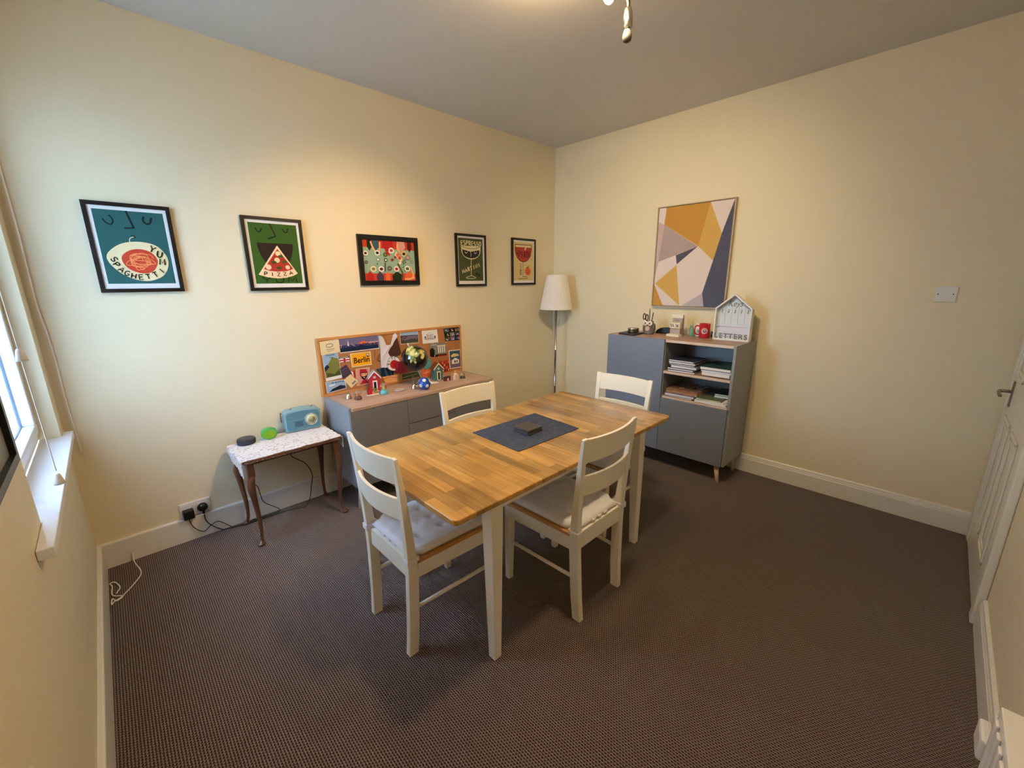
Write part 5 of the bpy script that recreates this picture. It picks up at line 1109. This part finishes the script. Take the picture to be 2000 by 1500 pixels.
# football
t = thing('toy_football', 'small blue football with white pentagons', 'ball', (-1.826, -.338, SZ + .0455))
bm = nb(); sphere(bm, (0, 0, 0), .0455, seg=32, ring=24); obj('ball_body', bm, mat('football_blue', rgb(20, 70, 160), .3, coat=.3), t)
phi = (1 + 5 ** .5) / 2; iv = [Vector(v_).normalized() for a_ in (-1, 1) for b_ in (-phi, phi) for v_ in ((0, a_, b_), (a_, b_, 0), (b_, 0, a_))]
bm = nb(); Rm = Euler((.5, .35, .6)).to_matrix()
for v_ in iv:
    v_ = Rm @ v_; q_ = v_.to_track_quat('Z', 'Y').to_matrix()
    ring = [(q_ @ Vector((.30 * math.cos(2 * PI * i / 15), .30 * math.sin(2 * PI * i / 15), 1)) * (1 if i % 3 == 0 else 1)) for i in range(15)]
    # pentagon with slight curve
    pv = []
    for i in range(5):
        a0 = q_ @ Vector((.34 * math.cos(2 * PI * i / 5), .34 * math.sin(2 * PI * i / 5), 1)); a1 = q_ @ Vector((.34 * math.cos(2 * PI * (i + 1) / 5), .34 * math.sin(2 * PI * (i + 1) / 5), 1))
        for k in range(3): pv.append(a0.lerp(a1, k / 3).normalized() * .0460)
    cv = bm.verts.new(v_ * .0462); vv = [bm.verts.new(p_) for p_ in pv]
    for i in range(len(vv)): bm.faces.new((cv, vv[i], vv[(i + 1) % len(vv)]))
obj('white_pentagons', bm, white_pl, t)
# slipper, mini box, sheep
bm = nb(); loft(bm, [[(x, y * w_, z_) for y, z_ in ((-1, 0), (1, 0), (.8, h_), (-.8, h_))] for x, w_, h_ in ((-.03, .008, .016), (-.015, .011, .013), (.0, .012, .009), (.02, .011, .008), (.033, .004, .004))], smooth=True)
o = obj('china_slipper', bm, cream); o.location = (-1.665, -.225, SZ); o.rotation_euler.z = -.35; tag(o, 'tiny cream slipper between the football and the teal hut', 'ornament')
t = thing('miniature_cottage', 'tiny dark red miniature cottage in front of the brick plaque', 'ornament', (-1.545, -.222, SZ), .05)
bm = nb(); box(bm, -.028, .028, -.012, .012, 0, .026); obj('walls', bm, mat('mini_maroon', rgb(96, 34, 30), .5), t, .001)
bm = nb(); box(bm, -.006, .006, -.0135, -.012, .002, .02); obj('doorway', bm, cream, t)
bm = nb(); prism(bm, [(-.014, .0262), (.014, .0262), (0, .036)], -.03, .03, 'x'); obj('roof', bm, mat('mini_roof', rgb(60, 36, 30), .6), t)
t = thing('figurine', 'small cream figurine with raised arms near the right end', 'figurine', (-1.479, -.248, SZ))
bm = nb(); prism(bm, [(-.021, 0), (.021, 0), (.019, .042), (.010, .056), (-.010, .056), (-.019, .042)], -.010, .010, 'y'); obj('torso', bm, mat('figurine_cream', rgb(224, 208, 180), .5), t, .004)
bm = nb()
for s in (-1, 1): tube(bm, [(s * .016, 0, .045), (s * .027, 0, .05), (s * .031, 0, .066)], .004, 8)
sphere(bm, (0, 0, .066), .0095, 0, 14, 10); obj('head_and_arms', bm, mat('figurine_tan', rgb(190, 140, 96), .5), t)
bm = nb(); 
for x in (-.008, 0, .008): box(bm, x - .0008, x + .0008, -.0108, -.0100, .008, .038)
obj('stripes', bm, ink, t)

# ------------------------------------------------------------------ side table
t = thing('side_table', 'small dark wooden side table with curved legs by the wall socket', 'table', (-2.744, -.212, 0), .02)
hx_, hy_, TH = .268, .168, .525
bm = nb(); prism(bm, rrect(-hx_, hx_, -hy_, hy_, .012), TH - .018, TH); obj('tabletop', bm, mahog, t, .004, 3)
bm = nb(); 
for i in range(54): sphere(bm, (-hx_ + .006 + i * .0099, -hy_ - .001, TH - .0135), .0042, 0, 8, 6)
obj('carved_edge', bm, mahog, t)
bm = nb(); box(bm, -.225, .225, -.142, -.128, .490, TH - .0185); box(bm, -.225, .225, .128, .142, .490, TH - .0185); box(bm, -.238, -.225, -.128, .128, .490, TH - .0185); box(bm, .225, .238, -.128, .128, .490, TH - .0185); obj('apron', bm, mahog, t, .001)
for sx in (-1, 1):
    for s in (-1, 1):
        bm = nb(); x, y = sx * .236, s * .142
        box(bm, x - .017, x + .017, y - .017, y + .017, .425, TH - .0185)
        P_ = [(x, y, .43), (x + sx * .006, y + s * .006, .40), (x + sx * .010, y + s * .008, .36), (x + sx * .004, y + s * .003, .28), (x - sx * .004, y - s * .003, .16), (x - sx * .003, y - s * .002, .07), (x + sx * .003, y + s * .006, .030), (x + sx * .008, y + s * .012, .014)]
        R_ = [.017, .0195, .0205, .0150, .0115, .0092, .0095, .014]
        def rf(q, R_=R_):
            f_ = q * (len(R_) - 1); i = min(int(f_), len(R_) - 2); return R_[i] + (R_[i + 1] - R_[i]) * (f_ - i)
        tube(bm, P_, rf, 12); sphere(bm, (x + sx * .010, y + s * .014, .0115), .019, 0, 16, 10, (1, 1, .6)); obj('leg', bm, mahog, t)
# crochet runner
lace = mat('white_crochet', rgb(226, 222, 218), .9); nt, b = nodes_of(lace)
mp = mapping(nt, (55, 105, 60)); n = nt.nodes.new('ShaderNodeTexNoise'); n.inputs['Scale'].default_value = 1; n.inputs['Detail'].default_value = 2; nt.links.new(mp.outputs[0], n.inputs['Vector'])
mp2 = mapping(nt, (1, 1, 1)); sp2 = nt.nodes.new('ShaderNodeSeparateXYZ'); nt.links.new(mp2.outputs[0], sp2.inputs[0])
rows = mth(nt, 'SINE', mth(nt, 'MULTIPLY', sp2.outputs[1], 2 * PI / .028)); msk = mth(nt, 'GREATER_THAN', mth(nt, 'ADD', mth(nt, 'MULTIPLY', rows, .22), n.outputs['Fac']), .76)
mx = nt.nodes.new('ShaderNodeMix'); mx.data_type = 'RGBA'; mx.inputs[6].default_value = rgb(228, 224, 222); mx.inputs[7].default_value = rgb(120, 104, 98); nt.links.new(msk, mx.inputs[0]); nt.links.new(mx.outputs[2], b.inputs['Base Color'])
bp = nt.nodes.new('ShaderNodeBump'); bp.inputs['Distance'].default_value = .002; nt.links.new(n.outputs['Fac'], bp.inputs['Height']); nt.links.new(bp.outputs[0], b.inputs['Normal'])
bm = nb(); N = 60; rows_ = []
for j in range(25):
    v = j / 24; y = -.166 + .336 * v; row = []
    ll = .090 - .045 * v + .006 * math.sin(j * 2.4); lr = .075 - .03 * v + .005 * math.sin(j * 2.1)
    for i in range(N + 1):
        s_ = i / N * (ll + .552 + lr) - ll
        if s_ < 0: row.append((-.2765 - .003 * math.sin(12 * v), y - .01 * (-s_) / .09, TH + .0025 + s_))
        elif s_ > .552: row.append((.2765, y, TH + .0025 - (s_ - .552)))
        else: row.append((-.2755 + s_, y + .003 * math.sin(40 * s_), TH + .003))
    rows_.append(row)
G_ = [[bm.verts.new(p_) for p_ in row] for row in rows_]
for j in range(24):
    for i in range(N): bm.faces.new((G_[j][i], G_[j][i + 1], G_[j + 1][i + 1], G_[j + 1][i]))
o = obj('crochet_runner', bm, lace); o.location = (-2.744, -.212, 0); o.rotation_euler.z = .02
sd = o.modifiers.new('thickness', 'SOLIDIFY'); sd.thickness = .0018; sd.offset = 0
tag(o, 'white crocheted runner draped over the small side table', 'table runner')
RZ_ = TH + .0045
t = thing('smart_speaker', 'round dark smart speaker on the left of the side table', 'speaker', (-2.925, -.088, RZ_))
bm = nb(); lathe(bm, [(0, 0), (.045, 0), (.048, .003), (.049, .010), (.049, .026), (.047, .031)], 40); obj('fabric_band', bm, mat('charcoal_fabric', rgb(42, 42, 46), .8, bump=(600, .0006)), t)
bm = nb(); lathe(bm, [(.047, .0312), (.044, .0335), (.03, .0345), (0, .0345)], 40); lathe(bm, [(.047, .0312), (0, .0312)], 40); obj('top_plate', bm, mat('dark_top', rgb(50, 50, 52), .45), t)
t = thing('alarm_clock', 'lime green oval clock leaning back on the side table', 'clock', (-2.803, -.098, RZ_), -.18)
lime = mat('lime_green', rgb(112, 152, 12), .4); grn = mat('bright_green', rgb(60, 160, 70), .35)
bm = nb(); prism(bm, [(x, z_ + .034) for x, z_ in ell(0, 0, .044, .0335, 28)], -.022, .03, 'y'); obj('case', bm, grn, t, .005, 3)
bm = nb(); prism(bm, [(x, z_ + .034) for x, z_ in ell(0, 0, .036, .0265, 28)], -.0245, -.0225, 'y'); obj('face', bm, lime, t, .0005)
# radio
t = thing('radio', 'retro sky-blue radio with a round dial on the side table', 'radio', (-2.594, -.060, RZ_), -.11)
rbl = mat('radio_blue', rgb(128, 168, 176), .35); rpl = mat('radio_panel_blue', rgb(84, 126, 140), .4)
def arch(hw_, h_, r_, bow):
    P_ = rrect(-hw_, hw_, 0, h_, r_, 6); return [(x, z_ + (bow * (1 - (x / hw_) ** 2) if z_ > h_ * .6 else 0)) for x, z_ in P_] 
def densify(P_, n_=6):
    out = []
    for a_, b_ in zip(P_, P_[1:] + P_[:1]):
        k_ = n_ if math.dist(a_, b_) > .05 else 1
        for i in range(k_): out.append((a_[0] + (b_[0] - a_[0]) * i / k_, a_[1] + (b_[1] - a_[1]) * i / k_))
    return out
def arch2(hw_, h_, r_, bow, z0=0): return [(x, z0 + z_ + (bow * (1 - (x / hw_) ** 2) if z_ > h_ * .6 else 0)) for x, z_ in densify(rrect(-hw_, hw_, 0, h_, r_, 6), 12)]
bm = nb(); prism(bm, arch2(.108, .130, .020, .012, .004), -.042, .042, 'y'); obj('case', bm, rbl, t, .004, 3)
bm = nb(); prism(bm, arch2(.098, .112, .014, .010, .012), -.0455, -.0425, 'y'); obj('front_panel', bm, rpl, t, .001)
bm = nb(); 
for i in range(7):
    for j in range(5): box(bm, -.052 + i * .0068, -.0475 + i * .0068, -.0472, -.0456, .034 + j * .0075, .039 + j * .0075)
obj('speaker_grille', bm, mat('grille_dark', rgb(50, 74, 96), .5), t)
bm = nb(); box(bm, -.09, .012, -.0465, -.0456, .079, .0805); obj('trim_line', bm, rbl, t)
bm = nb(); v = lathe(bm, [(0, 0), (.040, 0), (.040, .003), (.036, .004), (.036, .0025), (0, .0025)], 40); xf(v, Matrix.Translation((.048, -.0456, .070)) @ Matrix.Rotation(PI / 2, 4, 'X')); dl = obj('dial_ring', bm, mat('dial_silver', rgb(190, 205, 205), .25, .6), t)
bm = nb(); v = lathe(bm, [(0, .0027), (.0335, .0027), (.0335, .0035), (0, .0038)], 40); xf(v, Matrix.Translation((.048, -.0456, .070)) @ Matrix.Rotation(PI / 2, 4, 'X')); obj('dial_face', bm, mat('dial_cream', rgb(206, 204, 168), .4), t)
bm = nb(); v = lathe(bm, [(0, .0039), (.021, .0039), (.021, .0065), (0, .007)], 30); xf(v, Matrix.Translation((.048, -.0456, .070)) @ Matrix.Rotation(PI / 2, 4, 'X')); obj('tuning_knob', bm, mat('dial_olive', rgb(150, 150, 104), .3, .3), t)
for s in (-1, 1):
    bm = nb(); lathe(bm, [(0, 0), (.009, 0), (.010, .007), (.006, .009), (0, .009)], 16, (s * .062, 0, .1435)); obj('top_button', bm, chrome, t)
    bm = nb(); sphere(bm, (s * .111, 0, .112), .006, 0, 12, 8); obj('handle_stud', bm, chrome, t)
bm = nb(); tube(bm, [(-.113, 0, .112), (-.117, .012, .13), (-.117, .028, .10), (-.116, .030, .06)], .003, 8); obj('strap', bm, mat('strap_brown', rgb(120, 96, 76), .5), t)

# ------------------------------------------------------------------ floor lamp
t = thing('floor_lamp', 'white pleated-shade floor lamp with a slim chrome pole in the room corner', 'lamp', (-.19, -.20, 0))
bm = nb(); lathe(bm, [(0, 0), (.13, 0), (.13, .010), (.11, .016), (.015, .022), (0, .022)], 40); obj('base', bm, chrome, t)
bm = nb(); lathe(bm, [(.0115, .02), (.0115, .40), (.0135, .402), (.0135, .412), (.0115, .414), (.0115, .78), (.0135, .782), (.0135, .792), (.0115, .794), (.0115, 1.28), (0, 1.28)], 20); obj('pole', bm, chrome, t)
shade = mat('white_pleated_fabric', rgb(232, 226, 218), .8); nt, b = nodes_of(shade)
b.inputs['Transmission Weight'].default_value = 0.0
bm = nb(); lathe(bm, [(.158, 1.19), (.099, 1.515)], 96, ripple=(96, .018)); lathe(bm, [(.1605, 1.188), (.1605, 1.196)], 48); lathe(bm, [(.1005, 1.512), (.1005, 1.518)], 48)
o = obj('lamp_shade', bm, shade, t); sd = o.modifiers.new('thickness', 'SOLIDIFY'); sd.thickness = .0015
bm = nb(); sphere(bm, (0, 0, 1.33), .03); lathe(bm, [(0, 1.28), (.014, 1.28), (.014, 1.31), (0, 1.31)], 16); obj('bulb', bm, white_pl, t)

# ------------------------------------------------------------------ ceiling spotlights
FX, FY = -2.02, -1.80
t = thing('ceiling_light', 'chrome ceiling light with flexible arms and small bulbs, cut by the top edge', 'lamp', (FX, FY, RZ))
bm = nb(); lathe(bm, [(0, 0), (.055, 0), (.055, -.02), (.048, -.028), (0, -.03)], 36); obj('ceiling_plate', bm, chrome, t)
frost = mat('frosted_bulb', rgb(74, 70, 62), .4, trans=.2)
litb = mat('lit_bulb', rgb(255, 220, 170), .4, emis=((1.0, .72, .42, 1), 18.0))
def spot_arm(P_, tip_dir, lit):
    bm = nb(); tube(bm, P_, .0075, 10); obj('flexible_arm', bm, nickel, t)
    e = Vector(P_[-1]); dr = Vector(tip_dir).normalized(); q_ = dr.to_track_quat('Z', 'Y').to_matrix().to_4x4(); Mx = Matrix.Translation(e) @ q_
    bm = nb(); v = lathe(bm, [(0, -.004), (.010, -.004), (.014, .004), (.0175, .03), (.0175, .062), (.015, .064), (.0, .064)], 24); xf(v, Mx); obj('lamp_head', bm, nickel if lit else chrome, t)
    bm = nb(); v = lathe(bm, [(.010, .064), (.013, .070), (.0165, .082), (.0175, .092), (.014, .102), (.006, .107), (0, .108)], 24); xf(v, Mx); bo = obj('bulb', bm, litb if lit else frost, t)
    return (Vector((FX, FY, RZ)) + e + dr * .16, dr)
spot_arm([(.02, 0, -.02), (.11, -.04, -.05), (.17, -.08, -.14), (.182, -.092, -.272)], (0, 0, -1), False)
LAMPS.append(spot_arm([(0, -.02, -.02), (-.06, -.05, -.10), (-.075, -.085, -.21), (-.015, -.09, -.262)], (.95, .12, -.15), True))
LAMPS.append(spot_arm([(-.03, .02, -.02), (-.09, .05, -.07), (-.13, .06, -.12)], (.28, .95, -.42), True))
LAMPS.append(spot_arm([(0, .02, -.02), (.01, .05, -.07), (.0, .08, -.11)], (.2, .95, .22), True))
LAMPS.append(spot_arm([(-.02, -.04, -.02), (-.08, -.12, -.06), (-.12, -.19, -.10)], (-.5, -.9, -.6), True))
def bulb(kind, key, pos, tgt=None, **kw):
    c = LAMP[key]; m_ = max(c)
    if m_ <= 0: return
    l = light(key + '_bulb_light', kind, pos, m_, tuple(v / m_ for v in c), **kw)
    if tgt is not None: aim(l, tgt)
P_ = [p_ - dr * .02 for p_, dr in LAMPS]
bulb('SPOT', 'right', P_[0], (0, -1.15, 1.3), spot_size=math.radians(94), spot_blend=1.0, shadow_soft_size=.05)
bulb('SPOT', 'back', P_[1], (-2.1, 0, 1.0), spot_size=math.radians(78), spot_blend=1.0, shadow_soft_size=.03)
bulb('POINT', 'glow', P_[2], shadow_soft_size=.03)
bulb('SPOT', 'near', P_[3], (-3.4, -2.4, .4), spot_size=math.radians(120), spot_blend=1.0, shadow_soft_size=.03)
bulb('SPOT', 'table', P_[3], (-1.7, -1.9, 0), spot_size=math.radians(135), spot_blend=1.0, shadow_soft_size=.09)
